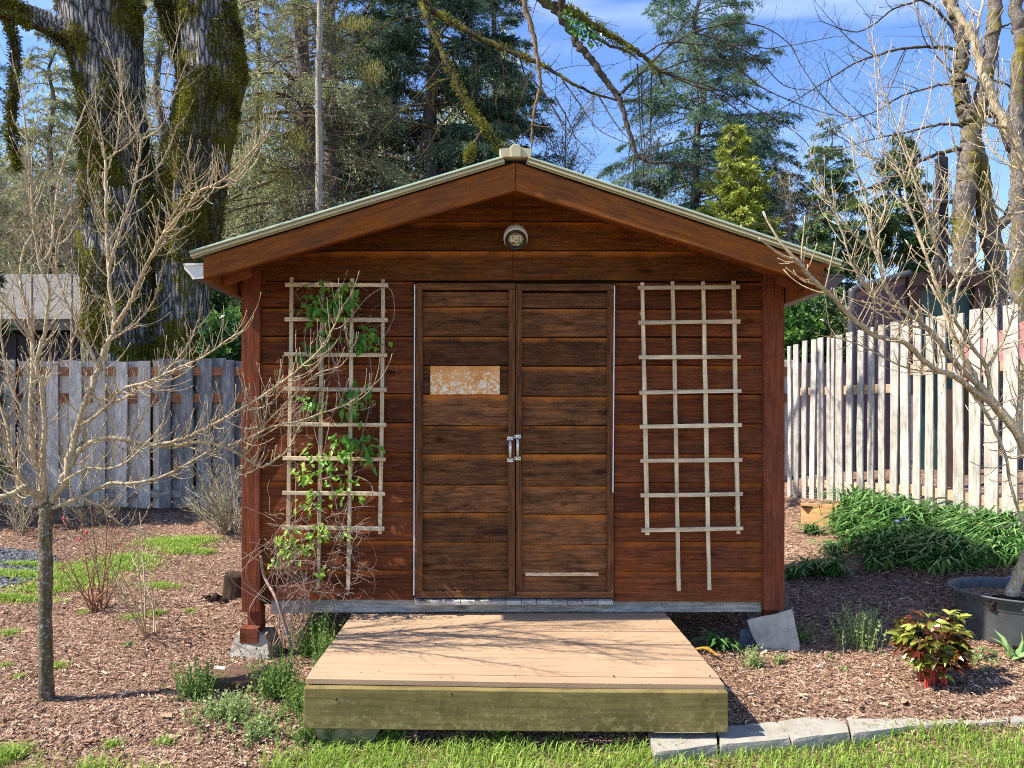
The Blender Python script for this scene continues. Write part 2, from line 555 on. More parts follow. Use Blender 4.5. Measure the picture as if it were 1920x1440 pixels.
# flaking painted board let into the left door
Mp = Mat('flaking_painted_board', .75, .3)
pv = Mp.coord((1, 1, 1), bc=False)
n1 = Mp.noise(pv, 42, 6, .7, 1.2); n2 = Mp.noise(pv, 7, 4)
zz = Mp.sep(pv)[2]
orange = Mp.ramp(n2, ((.35, (.62, .24, .05, 1)), (.65, (.80, .40, .14, 1))))
thr = Mp.maprange(zz, zpx(739), zpx(686), .09, -.03)
fac = Mp.maprange(Mp.math('ADD', n1, thr), .555, .62)
Mp.base(Mp.mix(fac, orange, (.85, .76, .60, 1)))
Mp.bump(n1, .5, .003)
pp = MB(); plank(pp, P(807, 713, -.012), P(937, 713, -.012), 53 * s0, .016, (0, 0, 1), seg=6, bow=.0006)
pp.build('painted_board', Mp.m, dl, bevel=.0015, label='orange board with flaking white paint')
bs = MB()
plank(bs, P(800, 712, -.012), P(800.1, 686, -.012), 12 * s0, .014, (1, 0, 0), seg=2)
pp = MB(); plank(pp, P(985, 1076, -.013), P(1122, 1076.5, -.013), 6 * s0, .014, (0, 0, 1), seg=5, bow=.001)
Mps = Mat('pale_bare_strip', .8, .2)
Mps.base(Mps.ramp(Mps.noise(Mps.coord((3, 3, 20), bc=False), 9, 5), ((.35, (.42, .22, .09, 1)), (.6, (.78, .62, .42, 1)))))
pp.build('bare_strip', Mps.m, dr, label='pale bare wood strip')
# handles: plates with screws and a bowed grip
M_STEEL = plain('galvanised_steel', (.62, .62, .6), .38, .5, .12, 40, .75)
M_SCREW = plain('dark_screw', (.03, .03, .03), .5)
for (hx, hy0, hy1, par) in ((956.5, 819, 866, dl), (970.5, 815.5, 862.5, dr)):
    h = MB()
    for py in (hy0 + 3, hy1 - 3):
        beam(h, P(hx - 5.7, py, -.038), P(hx + 5.7, py, -.038), .021, .004, (0, 0, 1))
    pts = [P(hx, hy0 + 5, -.04), P(hx, hy0 + 8, -.062), P(hx, hy0 + 14, -.072), P(hx, (hy0 + hy1) / 2, -.074), P(hx, hy1 - 14, -.072), P(hx, hy1 - 8, -.062), P(hx, hy1 - 5, -.04)]
    tube(h, spline(pts, 3), [.006, .0065, .007, .0075, .008, .0085, .009, .0095, .0095, .0095, .009, .0085, .008, .0075, .007, .0065, .006, .006, .006], 8)
    ho = h.build('handle', M_STEEL, par, smooth=False)
    sc = MB()
    for py in (hy0 + 3, hy1 - 3):
        for dx in (-3.6, 3.6):
            tube(sc, [P(hx + dx, py, -.039), P(hx + dx, py, -.0425)], .0035, 6)
    each(sc, 'screw', M_SCREW, ho)
for (px, y0_, y1_) in ((777.6, 534, 1116), (1152.0, 536, 1112)):
    es = MB(); beam(es, P(px, y0_, -.028), P(px - (1.5 if px < 900 else 4.5), y1_, -.028), .0065, .012, (1, 0, 0))
    es.build('edge_strip', M_WHITE, shed)

# roof
for (E, sgn, nm) in ((EL, -1, 0), (ER, 1, 1)):
    dirv = (np.array(E) - RIDGE); L = np.linalg.norm(dirv); dirv /= L
    nrm = np.array((-dirv[2] * -sgn * -1, 0, 0)); nrm = np.cross(dirv, (0, 1, 0)) * (1 if sgn < 0 else -1)
    nrm = nrm / np.linalg.norm(nrm)
    if nrm[2] < 0: nrm = -nrm
    up = lambda d: nrm * d
    # sheathing
    sh = MB()
    for k in range(13):
        a = RIDGE + dirv * (.02 + k * (L - .07) / 13); b_ = RIDGE + dirv * (.02 + (k + 1) * (L - .07) / 13 - .004)
        c = (a + b_) / 2 - nrm * .055
        plank(sh, (c[0], FR + .03, c[2]), (c[0], BACK, c[2]), np.linalg.norm(b_ - a), .016, dirv, seg=3, bow=.0005)
    sh.build('sheathing', M_SOFFIT, shed)
    # metal sheet with ribs
    pts = []
    rp = MB()
    q0, q1 = RIDGE + nrm * .000, np.array(E) + nrm * .0
    c = (q0 + q1) / 2 - nrm * .006
    beam(rp, (q0[0], (FR + BACK) / 2, q0[2] - .006), (q1[0], (FR + BACK) / 2, q1[2] - .006), BACK - FR, .010, (0, 1, 0), .5)
    for k in range(9):
        y = FR + .15 + k * (BACK - FR - .16) / 8
        beam(rp, (q0[0], y, q0[2] + .008), (q1[0], y, q1[2] + .008), .03, .018, (0, 1, 0), .5)
    ro = rp.build('roof_panel', M_TEAL, shed, bevel=.002)
    # cream rake trim: stepped profile of three strips
    tr = MB()
    a0 = RIDGE + dirv * .075; a1 = np.array(E)
    for (dn, w, th, dy) in ((-.0105, .009, .030, -.004), (-.020, .010, .020, .002), (-.030, .010, .027, -.003), (-.038, .006, .012, .006)):
        o = nrm * (dn - .003)
        beam(tr, np.array((a0[0], FR + .005 + dy, a0[2])) + o, np.array((a1[0], FR + .005 + dy, a1[2])) + o, w - .001, th, nrm, .5)
    tr.build('rake_trim', M_CREAM, ro, bevel=.0015)
    # barge board, plumb-cut at both ends
    be = P(383, 0, FR + .03)[0] if sgn < 0 else P(1543, 0, FR + .03)[0]
    bm = MB()
    n = 14; v, b_, f = [], [], []
    for i in range(n + 1):
        t = i / n; x = RIDGE[0] + sgn * .0015 + (be - RIDGE[0]) * t
        zt = roof_z(x) - .010
        hgt = .150 - .035 * t
        for (yy, z) in ((FR + .018, zt - hgt), (FR + .018, zt), (FR + .053, zt), (FR + .053, zt - hgt)):
            v.append((x, yy, z)); b_.append((x * 1.04, z - zt + hgt, yy + sgn * 7))
    for i in range(n):
        k = i * 4
        for j in range(4):
            q = (k + j, k + 4 + j, k + 4 + (j + 1) % 4, k + (j + 1) % 4)
            f.append(q if sgn > 0 else q[::-1])
    f += [(0, 1, 2, 3), (4 * n + 3, 4 * n + 2, 4 * n + 1, 4 * n)] if sgn > 0 else [(3, 2, 1, 0), (4 * n, 4 * n + 1, 4 * n + 2, 4 * n + 3)]
    bm.add(v, np.array(f), .55, b_)
    bm.build('barge_board', M_TRIM, shed, bevel=.003)
    # eave fascia and rafters
    ef = MB()
    fx = be + sgn * -.012
    plank(ef, (fx, FR + .056, E[2] - .105), (fx, BACK, E[2] - .105), .115, .022, (0, 0, 1), seg=8, bow=.001)
    ef.build('eave_fascia', M_TRIM, shed)
    rf = MB()
    for y in (-.28, .02, .52, 1.02):
        wx = -1.50 if sgn < 0 else 1.77
        beam(rf, (fx - sgn * .014, y, roof_z(fx) - .085), (wx - sgn * .1, y, roof_z(wx - sgn * .1) - .085), .085, .038, (0, 0, 1))
    each(rf, 'rafter', M_SOFFIT, shed)
    # gutter (ogee profile, open top)
    gx = fx + sgn * .013
    zt = E[2] - .045 - (.02 if sgn < 0 else .03)
    prof = [(0, .0), (0, -.082), (.062, -.088), (.074, -.066), (.092, -.048), (.108, -.030), (.108, -.004), (.096, -.004)]
    inner = [(.093, -.008), (.103, -.026), (.087, -.044), (.069, -.062), (.058, -.083), (.004, -.077), (.004, 0)]
    g = MB()
    ring = [(gx + sgn * a, zt + b) for a, b in prof + inner]
    m = len(ring)
    v = [(x, FR + .03, z) for x, z in ring] + [(x, BACK, z) for x, z in ring]
    g.add(v, np.array([(i, (i + 1) % m, (i + 1) % m + m, i + m) for i in range(m)]), .5)
    go = g.build('gutter', M_GUTTER, shed)
    ec = MB(); prism(ec, [(gx + sgn * a, zt + b) for a, b in prof][::(1 if sgn > 0 else -1)], FR + .024, FR + .0295)
    prism(ec, [(gx + sgn * a, zt + b) for a, b in ((.0, .0), (.0, -.01), (.108, -.014), (.108, -.002))], FR + .014, FR + .034)
    ec.build('gutter_end', M_WHITE if sgn < 0 else M_GUTTER, go)

# ridge cap
rc = MB()
rx, rz = RIDGE[0], RIDGE[2]
slope = (RIDGE[2] - EL[2]) / (RIDGE[0] - EL[0])
prism(rc, [(rx - .085, rz - .034), (rx + .085, rz - .034), (rx + .09, rz + .012), (rx + .034, rz + .018), (rx + .02, rz + .030), (rx - .02, rz + .030), (rx - .034, rz + .018), (rx - .09, rz + .012)], FR - .012, FR + .05)
prism(rc, [(rx - .028, rz - .038), (rx + .028, rz - .038), (rx + .03, rz + .018), (rx + .014, rz + .034), (rx - .014, rz + .034), (rx - .03, rz + .018)], FR - .02, FR - .0125)
rc.build('ridge_end_cap', M_CREAM, shed, bevel=.005)
r2 = MB()
prism(r2, [(rx - .19, rz - .19 * slope - .001), (rx + .19, rz - .19 * slope - .001), (rx + .19, rz - .19 * slope + .05), (rx + .07, rz + .058), (rx - .07, rz + .058), (rx - .19, rz - .19 * slope + .05)], FR + .25, BACK)
for k in range(9):
    for sg in (-1, 1):
        xx = rx + sg * (.09 + .022 * (k % 5)); 
r2.build('ridge_vent', M_TEAL, shed, bevel=.004)
vs_ = MB()
for k in range(12):
    xx = rx - .18 + k * .0327
    zc = rz - abs(xx - rx) * slope * .8 + .03
    beam(vs_, (xx, FR + .246, zc - .02), (xx, FR + .246, zc + .014), .012, .01, (1, 0, 0))
each(vs_, 'vent_rib', M_GUTTER, shed)

# ------------------------------------------------------------------ wall light
wlc = P(967, 446, -.10)
light = thing('wall_light', 'egg shaped white security light with black ring high on the shed gable', 'lamp', P(967, 446, -.02))
M_LW = plain('off_white_plastic', (.86, .84, .77), .4, .5, .05)
M_LB = plain('black_plastic', (.012, .012, .012), .35, .5, .05)


def lathe(mb, c, axis, prof, n=28, rnd=.5):
    """profile of (radius, along-axis) turned about axis through c"""
    ax = unit(np.asarray(axis, float)); u = unit(np.cross(ax, (1, 0, 0.013))); w = np.cross(ax, u)
    a = np.arange(n) * 2 * math.pi / n
    ring = u[None] * np.cos(a)[:, None] + w[None] * np.sin(a)[:, None]
    v = np.concatenate([np.asarray(c) + ax * h + ring * r for r, h in prof])
    f = []
    for i in range(len(prof) - 1):
        for j in range(n):
            f.append((i * n + j, i * n + (j + 1) % n, (i + 1) * n + (j + 1) % n, (i + 1) * n + j))
    mb.add(v, np.array(f), rnd)


lb = MB()
ax = unit(np.array((0, -.80, -.60)))
lathe(lb, wlc, ax, [(.001, -.098), (.03, -.094), (.052, -.078), (.067, -.052), (.074, -.02), (.074, .008), (.070, .022), (.064, .030), (.060, .028), (.058, .015)], 36)
lathe(lb, P(967, 440, -.03), (0, -1, 0), [(.001, .0), (.045, .0), (.045, .05), (.001, .06)], 24)
lo = lb.build('housing', M_LW, light, smooth=True)
lr = MB(); lathe(lr, wlc, ax, [(.064, .026), (.066, .034), (.060, .040), (.050, .036), (.047, .026), (.047, .018)], 36)
lr.build('bezel', M_LB, light, smooth=True)
Ml = Mat('faceted_lens', .15, .6)
Ml.base((.62, .55, .38, 1))
lv = Ml.n('ShaderNodeTexVoronoi', {'Vector': Ml.coord(bc=False), 'Scale': 70}, feature='F1').outputs[0]
Ml.base(Ml.ramp(lv, ((.1, (.85, .80, .62, 1)), (.7, (.22, .17, .09, 1)))))
Ml.bump(lv, 1, .01)
llm = MB(); lathe(llm, wlc, ax, [(.048, .020), (.03, .027), (.001, .030)], 28); ll = llm.build('lens', Ml.m, light, smooth=True)
#ll = MB(); lathe(ll, wlc, ax, [(.048, .020), (.03, .027), (.001, .030)], 28); ll.build('lens', Ml.m, light, smooth=True)
led = MB()
uu = unit(np.cross(ax, (1, 0, 0))); ww = np.array((1.0, 0, 0))
for i in range(4):
    for j in range(3):
        c = wlc + ax * .030 + ww * (i - 1.5) * .018 - uu * (j - 1.4) * .016 * (1 if uu[2] > 0 else -1)
        lathe(led, c, ax, [(.0065, -.004), (.006, .001), (.001, .003)], 8)
each(led, 'led_bulb', plain('led_lens', (.8, .76, .55), .2, .6), ll, smooth=True)
ls = MB(); lathe(ls, wlc + ax * .032 + np.array((0, 0, .030)), ax, [(.010, -.006), (.009, .002), (.001, .005)], 14)
ls.build('motion_sensor', M_LW, light, smooth=True)

# ------------------------------------------------------------------ trellises
def trellis(label, ups, bars, Y=-.055):
    t = thing('trellis', label, 'trellis', P((ups[0][0] + ups[3][0]) / 2, 1000, Y), 'lath trellises on the shed front')
    for (xa, ya, xb, yb) in ups:
        m = MB(); plank(m, P(xa, ya, Y + .009), P(xb, yb, Y + .009), .0225, .015, (1, 0, 0), seg=12, bow=.0012); m.build('upright', M_LATH, t, bevel=.001)
    for (xa, ya, xb, yb) in bars:
        m = MB(); plank(m, P(xa, ya, Y - .009), P(xb, yb, Y - .009), .024, .014, (0, 0, 1), seg=6, bow=.001); m.build('crossbar', M_LATH, t, bevel=.001)
    m = MB()
    for (xa, ya, xb, yb) in (ups[0], ups[3]):
        for k in (.12, .9):
            q = P(xa + (xb - xa) * k, ya + (yb - ya) * k, Y + .01)
            beam(m, q, q + np.array((0, -Y - .012, 0)), .02, .02, (1, 0, 0))
    each(m, 'spacer', M_LATH, t)
    return t


trellis('bare pale lath trellis leaning slightly on the wall right of the doors',
        [(1204, 530, 1214, 1003), (1261, 528, 1273, 1108), (1318, 528, 1330, 1106), (1375, 527, 1384, 1001)],
        [(1196 + i * .9, y0_, 1387 + i * .9, y1_) for i, (y0_, y1_) in enumerate([(540, 538), (605, 603), (670, 669), (736, 733), (800, 797), (864, 862), (929, 926), (994, 991)])])
trellis('lath trellis overgrown by a climbing vine left of the doors',
        [(547, 520, 541, 1002), (605, 540, 597, 1104), (661, 522, 653, 1106), (719, 524, 713, 1001)],
        [(535 - i * .9, y0_, 728 - i, y1_) for i, (y0_, y1_) in enumerate([(534, 535), (599, 600), (664, 666), (729, 731), (795, 797), (859, 861), (924, 926), (989, 991)])])

# ------------------------------------------------------------------ foundation blocks
def rough_block(mb, c8, sub=6, amp=.006):
    """hexahedron (bottom 4 then top 4, both counter-clockwise) with a rough cast surface"""
    c = np.asarray(c8, float)
    quads = [(3, 2, 1, 0), (4, 5, 6, 7), (0, 1, 5, 4), (1, 2, 6, 5), (2, 3, 7, 6), (3, 0, 4, 7)]
    cen = c.mean(0)
    for q in quads:
        a, b, cc, d = c[list(q)]
        v = []
        for i in range(sub + 1):
            for j in range(sub + 1):
                u, w = i / sub, j / sub
                p = a * (1 - u) * (1 - w) + b * u * (1 - w) + cc * u * w + d * (1 - u) * w
                n_ = noise.noise_vector(Vector(p * 14)); n2_ = noise.noise_vector(Vector(p * 45))
                edge = 1 - .035 * max(0, (abs(u - .5) * 2) ** 8 + (abs(w - .5) * 2) ** 8 - .9)
                p = cen + (p - cen) * edge
                v.append(p + np.array(n_) * amp + np.array(n2_) * amp * .4)
        k = sub + 1
        f = [(i * k + j, (i + 1) * k + j, (i + 1) * k + j + 1, i * k + j + 1) for i in range(sub) for j in range(sub)]
        mb.add(v, np.array(f), .5)


def block_at(x0, x1, y0, y1, z0, z1, taper=0.0):
    xm, ym = (x0 + x1) / 2, (y0 + y1) / 2
    t = 1 - taper
    q = [(x0, y0), (x1, y0), (x1, y1), (x0, y1)]
    return [(x, y, z0) for x, y in q] + [(xm + (x - xm) * t, ym + (y - ym) * t, z1) for x, y in q]


g0 = float(gz(-1.5, 0))
pier = thing('pier_block', 'tapered concrete pier block under the left corner of the shed', 'concrete block', (-1.47, .04, 0))
m = MB(); rough_block(m, block_at(-1.60, -1.33, -.10, .18, g0 - .04, .135, .32)); m.build('footing', M_CONC, pier)
m = MB(); plank(m, (P(457, 0, 0)[0], -.03, zpx(1186)), (P(490, 0, 0)[0], -.03, zpx(1186)), .09, .09, (0, 0, 1), seg=3); m.build('wood_shim', M_POST, pier)
g1_ = float(gz(1.75, -.05))
m = MB(); rough_block(m, [P(1425, 1222, -.10), P(1500, 1220, -.10), P(1500, 1218, .0), P(1425, 1222, .0),
                         P(1399, 1163, -.04), P(1486, 1142, -.04), P(1486, 1141, .06), P(1399, 1163, .06)], 8, .007)
tag(m.build('concrete_slab', M_CONC, label=None), 'pale broken concrete slab leaning against the right corner of the shed', 'slab')
m = MB(); rough_block(m, [P(1384, 1214, .0), P(1424, 1216, .0), P(1424, 1210, .07), P(1384, 1210, .07),
                         P(1388, 1180, .03), P(1410, 1175, .03), P(1412, 1172, .10), P(1390, 1178, .10)], 6, .008)
tag(m.build('paving_stone', plain('blue_grey_stone', (.10, .12, .15), .8, .2, .3, 20, bump=.5)), 'small blue grey stone tucked behind the leaning slab', 'stone')

# ------------------------------------------------------------------ entry platform
M_DECK = Mat('tan_deck_board', .75, .25)
q = M_DECK.coord((.9, 22, 8)); dn = M_DECK.noise(q, 2.5, 7, .6, .3)
dc = M_DECK.ramp(dn, ((.3, (.335, .222, .134, 1)), (.7, (.44, .303, .187, 1))))
st_ = M_DECK.noise(M_DECK.coord((1, 1, 1), bc=False), 2.3, 6, .7)
dc = M_DECK.mix(M_DECK.maprange(st_, .5, .72, 0, .38), dc, (.27, .15, .085, 1))
sp_ = M_DECK.noise(M_DECK.coord((1, 1, 1), bc=False), 120, 2, .5)
dc = M_DECK.mix(M_DECK.maprange(sp_, .64, .72, 0, .6), dc, (.16, .10, .06, 1))
M_DECK.base(dc); M_DECK.bump(M_DECK.math('ADD', dn, sp_), .25, .003)
M_FR = Mat('mossy_treated_timber', .85, .2)
bc_ = M_FR.coord((1, 1, 1), bc=False)
a_ = M_FR.noise(M_FR.coord((1.5, 26, 8)), 2, 6, .6, .3)
c_ = M_FR.ramp(a_, ((.3, (.145, .11, .035, 1)), (.7, (.26, .20, .075, 1))))
b1 = M_FR.noise(bc_, 5, 8, .72)
c_ = M_FR.mix(M_FR.maprange(b1, .46, .62, 0, .6), c_, (.085, .068, .024, 1))
b2 = M_FR.noise(bc_, 27, 5, .7)
zf = M_FR.maprange(M_FR.sep(bc_)[2], .2, .06, -.05, .06)
c_ = M_FR.mix(M_FR.maprange(M_FR.math('ADD', b2, zf), .57, .64, 0, .4), c_, (.38, .32, .15, 1))
M_FR.base(c_); M_FR.bump(M_FR.math('ADD', a_, b2), .3, .003)
plat = thing('entry_platform', 'low tan wooden platform with mossy front beam before the shed doors', 'platform', (.11, -.6, .05))
FL, FRT, BR, BL = P(573, 1272, -1.175), P(1360, 1284, -1.175), P(1247, 1148, -.02), P(660, 1151, -.02)
nb = 6
cuts = [0, .13, .33, .52, .72, .93, 1.0]
for i in range(nb):
    t0, t1 = cuts[i] + .0016, cuts[i + 1] - .0016
    a, b_ = BL + (FL - BL) * (t0 + t1) / 2, BR + (FRT - BR) * (t0 + t1) / 2
    m = MB(); warp = .003 if i == 4 else .001
    plank(m, a - np.array((0, 0, .014)) + np.array((RG.normal(0, .003), 0, 0)), b_ - np.array((0, 0, .014)) + np.array((RG.normal(0, .004), 0, warp)), 1.155 * (t1 - t0), .028, (0, 1, 0), seg=10, bow=.0012)
    m.build('deck_board', M_DECK, plat, bevel=.003)
m = MB()
for py_, xs in ((-1.10, 5), (-.6, 6), (-.12, 6)):
    for k in range(xs):
        x = -.80 + k * 1.84 / (xs - 1) + RG.normal(0, .01); t = (py_ + .02) / -1.155
        zz_ = (BL[2] + (FL[2] - BL[2]) * t) * .5 + (BR[2] + (FRT[2] - BR[2]) * t) * .5
        tube(m, [(x, py_, zz_ - .004), (x, py_, zz_ + .001)], .0038, 6)
each(m, 'deck_screw', M_SCREW, plat)
m = MB(); plank(m, FL + np.array((0.0, -.022, -.123)), FRT + np.array((0, -.022, -.112)), .185, .04, (0, 0, 1), seg=12, bow=.0015)
fb = m.build('front_beam', M_FR, plat, bevel=.004)
m = MB()
for (px, py) in ((847, 1300), (1085, 1306), (630, 1310), (1325, 1310)):
    tube(m, [P(px, py, -1.21), P(px, py, -1.2160)], .007, 7)
each(m, 'bolt_hole', M_SCREW, fb)
for (a, b_) in ((FL, BL), (FRT, BR)):
    ins = .02 if a[0] < 0 else -.02
    m = MB(); plank(m, a + np.array((ins, 0, -.12)), b_ + np.array((ins, 0, -.12)), .175, .038, (0, 0, 1), seg=6, bow=.001); m.build('side_beam', M_FR, plat, bevel=.003)
m = MB()
for x in (-.4, .1, .6):
    plank(m, (x, -1.17, .14), (x, -.03, .14), .15, .038, (0, 0, 1), seg=3)
each(m, 'joist', M_FR, plat)
# blocks that carry it
m = MB(); rough_block(m, [(-.78, -1.16, -.09), (-.58, -1.17, -.09), (-.58, -.95, -.09), (-.78, -.95, -.09), (-.82, -1.17, .045), (-.50, -1.18, .045), (-.50, -.95, .045), (-.82, -.95, .045)], 7, .008)
tag(m.build('concrete_block', plain('mossy_concrete', (.25, .21, .12), .95, .1, .5, 12, bump=1, bscale=40)), 'rough concrete block under the left front end of the platform', 'concrete block')

# ------------------------------------------------------------------ edging stones
M_STONE = Mat('split_concrete_edging', .92, .15)
q = M_STONE.coord(bc=False)
c_ = M_STONE.ramp(M_STONE.noise(q, 11, 6, .65), ((.3, (.28, .255, .205, 1)), (.7, (.43, .395, .335, 1))))
c_ = M_STONE.mix(M_STONE.maprange(M_STONE.noise(q, 150, 3, .5), .58, .66, 0, .5), c_, (.18, .17, .15, 1))
c_ = M_STONE.mix(M_STONE.maprange(M_STONE.noise(q, 4, 5, .7), .56, .66, 0, .45), c_, (.20, .19, .10, 1))
M_STONE.base(c_); M_STONE.bump(M_STONE.math('ADD', M_STONE.noise(q, 40, 6, .7), M_STONE.noise(q, 160, 3)), .7, .006)
tops = [  # back-left, back-right, front-right, front-left pixels of each top face, top height
    ((1215, 1369), (1340, 1364), (1345, 1396), (1226, 1410), 0.0),
    ((1346, 1363), (1455, 1352), (1482, 1384), (1350, 1397), 0.002),
    ((1458, 1351), (1580, 1338), (1594, 1373), (1485, 1384), 0.004),
    ((1586, 1337), (1715, 1329), (1727, 1359), (1598, 1375), .006),
    ((1718, 1329), (1784, 1330), (1800, 1356), (1730, 1360), .004),
    ((1788, 1330), (1884, 1331), (1892, 1352), (1804, 1357), .002),
    ((1888, 1330), (1990, 1332), (2000, 1356), (1896, 1353), .004),
    ((1994, 1333), (2110, 1337), (2120, 1364), (2004, 1357), .0),
    ((2114, 1338), (2230, 1345), (2240, 1374), (2124, 1365), .0)]
names = ['first edging stone, its left end tucked under the platform beam', 'second edging stone from the platform, nearly flush with the grass',
         'third edging stone from the platform, dark weeds at its foot', 'long edging stone in the middle of the curve below the red stemmed peony',
         'short edging stone just right of the long middle one', 'edging stone below the plant pot with a rough split face',
         'last edging stone of the curve, beyond the rough split one', None, None]
for i, (tp, lab) in enumerate(zip(tops[:7], names)):
    z = tops[i][4]
    top = []
    for (px, py) in tp[:4]:
        d = (ZC - z) * F / (py - 775); top.append(P(px, py, CAM_Y + d))
    bl, br_, frr, fll = top
    dn = np.array((0, 0, -.13)); out = np.array((0, -.012, 0))
    m = MB(); rough_block(m, [fll + dn + out, frr + dn + out, br_ + dn, bl + dn, fll, frr, br_, bl], 9, .004)
    o = m.build('edging_stone', M_STONE)
    tag(o, lab or 'edging stone continuing the curve beyond the right of the photo', 'edging stone', 'concrete edging stones along the bed')
# ------------------------------------------------------------------ ground
xs = np.unique(np.concatenate((np.linspace(-70, -9, 24), np.linspace(-9, 9, 150), np.linspace(9, 70, 24))))
ys = np.unique(np.concatenate((np.linspace(-12, -3, 10), np.linspace(-3, 6, 120), np.linspace(6, 90, 36))))
X, Yg = np.meshgrid(xs, ys)
Z = gz(X, Yg)
for i in range(Z.shape[0]):
    if -3 <= ys[i] <= 5:
        for j in range(Z.shape[1]):
            if abs(xs[j]) < 7:
                Z[i, j] += .012 * noise.noise(Vector((xs[j] * 3.1, ys[i] * 3.1, .3))) + .006 * noise.noise(Vector((xs[j] * 9, ys[i] * 9, 1.3)))
nx, ny = len(xs), len(ys)
i = np.arange(ny - 1)[:, None] * nx; j = np.arange(nx - 1)[None]
gm = MB(); gm.add(np.stack((X, Yg, Z), -1).reshape(-1, 3), np.stack((i + j, i + j + 1, i + nx + j + 1, i + nx + j), -1).reshape(-1, 4))
Mg = Mat('bark_mulch', .95, .1)
p = Mg.coord(bc=False)
v1 = Mg.n('ShaderNodeTexVoronoi', {'Vector': Mg.n('ShaderNodeMapping', {'Vector': p, 'Scale': (45, 70, 50), 'Rotation': (0, 0, .6)}).outputs[0], 'Scale': 1.0}, feature='F1')
v2 = Mg.n('ShaderNodeTexVoronoi', {'Vector': Mg.n('ShaderNodeMapping', {'Vector': p, 'Scale': (90, 50, 60), 'Rotation': (0, 0, -.5)}).outputs[0], 'Scale': 1.0}, feature='F1')
cell = Mg.sep(v1.outputs['Color'])[0]
c = Mg.ramp(cell, ((.0, (.06, .033, .023, 1)), (.55, (.24, .14, .095, 1)), (.85, (.34, .21, .145, 1)), (1.0, (.52, .37, .27, 1))))
big = Mg.noise(p, 1.1, 5, .6)
c = Mg.mix(Mg.maprange(big, .45, .65, 0, .45), c, (.10, .055, .035, 1))
Mg.base(c)
Mg.bump(Mg.math('ADD', v1.outputs['Distance'], v2.outputs['Distance']), .8, .012)
tag(gm.build('ground', Mg.m, smooth=True), 'brown bark mulch bed around the shed', kind='structure')

# gravel path at the left edge
gp = [G(-420, 1135), G(-150, 1128), G(0, 1104), G(55, 1090), G(95, 1068), G(110, 1050), G(90, 1040), G(0, 1030), G(-300, 1020), G(-650, 1040)]
gp = np.array(gp); cpt = gp.mean(0)
m = MB(); ring = spline(np.concatenate((gp, gp[:1])), 4)[:-1]
lv = [ring * (1 - t) + cpt * t for t in (0, .12, .3, .5, .75)]
v = np.concatenate(lv + [cpt[None]]); v[:, 2] = gz(v[:, 0], v[:, 1]) + .012; n = len(ring)
f4 = [(a * n + k, a * n + (k + 1) % n, (a + 1) * n + (k + 1) % n, (a + 1) * n + k) for a in range(4) for k in range(n)]
f3 = [(4 * n + k, 4 * n + (k + 1) % n, 5 * n) for k in range(n)]
m.add(v, [np.array(f4), np.array(f3)])
Mv = Mat('grey_gravel', .9, .2)
p = Mv.coord(bc=False)
vv = Mv.n('ShaderNodeTexVoronoi', {'Vector': p, 'Scale': 55.0}, feature='F1')
Mv.base(Mv.ramp(Mv.sep(vv.outputs['Color'])[0], ((0, (.045, .048, .055, 1)), (.6, (.11, .115, .125, 1)), (1, (.24, .24, .25, 1)))))
Mv.bump(vv.outputs['Distance'], .9, .02)
tag(m.build('gravel_path', Mv.m), 'patch of grey gravel path at the left edge', kind='structure')


def inside(px_, poly):
    x, y = px_[:, 0], px_[:, 1]; r = np.zeros(len(x), bool); k = len(poly); j = k - 1
    for i in range(k):
        xi, yi = poly[i][:2]; xj, yj = poly[j][:2]
        c = ((yi > y) != (yj > y)) & (x < (xj - xi) * (y - yi) / (yj - yi + 1e-12) + xi)
        r ^= c; j = i
    return r


# lawn front edge: behind this line (larger Y) there is mulch
edge_px = [(-400, 1425), (0, 1412), (70, 1418), (200, 1436), (330, 1452), (470, 1432), (560, 1415), (640, 1402), (760, 1396), (1000, 1398), (1200, 1400), (1226, 1412), (1350, 1400), (1484, 1388), (1600, 1378), (1728, 1362), (1804, 1360), (1900, 1356), (2120, 1368), (2400, 1380)]
edge = np.array([G(*q)[:2] for q in edge_px])


def lawn_dist(x, y):
    """positive on the lawn side"""
    return np.interp(x, edge[:, 0], edge[:, 1]) - y


# bark chips
n = 330000
cx = RG.uniform(-5.2, 4.6, n); cy = -1.75 + 6.0 * RG.random(n) ** 1.55
keep = (lawn_dist(cx, cy) < .05) & ~inside(np.stack((cx, cy), 1), ring) & ~((cx > -1.2) & (cx < 1.6) & (cy > .35) & (cy < 2.7)) & ~((cy > .8) & (cx > 2.0) & (RG.random(n) < .6))
cx, cy = cx[keep], cy[keep]; n = len(cx)
L = RG.gamma(1.6, .0055, n) + .005; W = L * RG.uniform(.16, .5, n); T = W * .3
a = RG.uniform(0, 2 * math.pi, n); tilt = RG.normal(0, .28, n); roll = RG.normal(0, .45, n)
d = np.stack((np.cos(a) * np.cos(tilt), np.sin(a) * np.cos(tilt), np.sin(tilt)), 1)
sd = np.stack((-np.sin(a) * np.cos(roll), np.cos(a) * np.cos(roll), np.sin(roll)), 1)
nn = np.cross(d, sd)
c0 = np.stack((cx, cy, gz(cx, cy) + .006 + np.abs(RG.normal(0, .005, n))), 1)
vv_ = np.stack([c0 + d * (L * a_)[:, None] + sd * (W * b_)[:, None] + nn * (T * c_)[:, None] for a_, b_, c_ in
                ((-.5, -.4, 0), (.5, -.25, 0), (.45, .4, 0), (-.45, .5, 0), (-.4, 0, 1), (.42, .05, 1))], 1).reshape(-1, 3)
i = np.arange(n)[:, None] * 6
f4 = np.concatenate([i + np.array((q,)) for q in ((0, 1, 5, 4), (2, 3, 4, 5))]); f3 = np.concatenate([i + np.array((q,)) for q in ((1, 2, 5), (3, 0, 4))])
